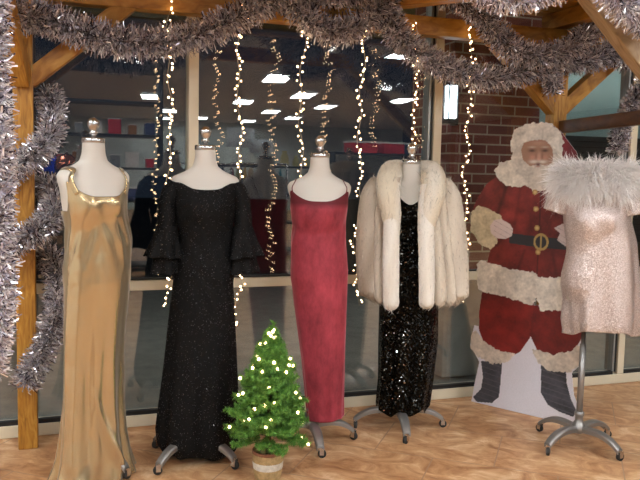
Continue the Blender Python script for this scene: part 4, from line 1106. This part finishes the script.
MT['redbox'] = plain('red_box', (.55, .02, .03), .5); MT['bluebox'] = plain('navy_box', (.04, .06, .16), .5)
for k, (x, z, w, mt) in enumerate(((4.75, 1.735, .5, 'redbox'), (5.3, 1.735, .38, 'redbox'), (5.75, 1.735, .4, 'bluebox'), (4.6, 1.18, .35, 'bluebox'), (5.2, 1.18, .3, 'redbox'))):
    b_ = MB().box((0, 0, .09), (w, .3, .18)).build('storage_box', MT[mt], None, smooth=False, bevel=.006, loc=(x, -3.4, z))
    tag(b_, ('widest red box on top of the shelving', 'narrower red box on top of the shelving', 'navy box on top of the shelving', 'navy box on the middle shelf', 'red box on the middle shelf')[k] + ' mirrored left of the fur coat', 'box')
    MB().box((0, 0, .19), (w + .02, .32, .03)).build('lid', MT['white'], b_, smooth=False)
tw = shelf_unit(.45, -2.3, 0, 1.7, 2.75, .5, 'tall dark shelving unit with small boxes, added to darken the mirror image behind the gold gown', n=7)  # dark unit added to blacken the reflection on this side
MT['tin'] = plain('grey_tin', (.3, .32, .34), .35, .6)
bn = ['far left', 'left', 'left of centre', 'centre', 'right of centre', 'right', 'far right']
for r_ in (2, 3, 4):
    for k in range(7):
        mt = ('tin', 'redbox', 'bluebox', 'white', 'copperbox')[(k * 3 + r_) % 5]
        if mt not in MT: MT[mt] = plain('amber_box', (.35, .14, .03), .5)
        w = .10 + .03 * ((k * 7 + r_) % 3); z = .095 + 2.65 * r_ / 6
        b_ = MB().box((0, 0, w * .6), (w, .2, w * 1.2)).build('small_box', MT[mt], None, smooth=False, bevel=.004, loc=(-.25 + k * .23, -2.15, z + .003))
        tag(b_, 'small %s box %s on the %s shelf of the tall dark unit' % ({'tin': 'grey', 'redbox': 'red', 'bluebox': 'navy', 'white': 'white', 'copperbox': 'amber'}[mt], bn[k], {2: 'low', 3: 'middle', 4: 'high'}[r_]), 'box', 'small boxes on the tall shelving')
        MB().box((0, 0, w * 1.2 + .006), (w + .008, .205, .012)).build('lid', MT['white'], b_, smooth=False)
# table with ornaments at the left, mirrored beside the left post
tb = empty('display_table', (.05, -1.2, 0), 0, 'dark display table with ornaments behind the camera, mirrored beside the left post', 'table')
MB().box((0, 0, 1.25), (.9, .5, .04)).build('tabletop', MT['shelfblack'], tb, smooth=False)
for sx in (-1, 1):
    for sy in (-1, 1): MB().box((sx * .41, sy * .21, .615), (.05, .05, 1.23)).build('leg', MT['shelfblack'], tb, smooth=False)
MT['copper'] = plain('copper_foil', (.55, .20, .13), .22, 1.0); MT['blue'] = plain('blue_foil', (.01, .05, .75), .35, .2)
o = MB().ball((0, 0, .15), .15, 28, 18).build('ornament_ball', MT['copper'], None, loc=(.05, -1.2, 1.27)); tag(o, 'large copper ornament ball on the display table beside the left post', 'ornament')
MB().lathe([(.02, .295), (.02, .33), (.012, .335)], 16).build('ornament_cap', MT['chrome'], o)
bg = MB(); bg.loft([[(-.11, -.05, 0), (.11, -.05, 0), (.11, .05, 0), (-.11, .05, 0)], [(-.12, -.055, .2), (.12, -.055, .2), (.12, .055, .2), (-.12, .055, .2)], [(-.07, -.01, .3), (.14, -.01, .26), (.14, .01, .26), (-.07, .01, .3)]], cap=True)
o = bg.build('gift_bag', MT['blue'], None, loc=(-.2, -1.2, 1.27), smooth=False); tag(o, 'crumpled bright blue gift bag on the display table', 'gift bag')
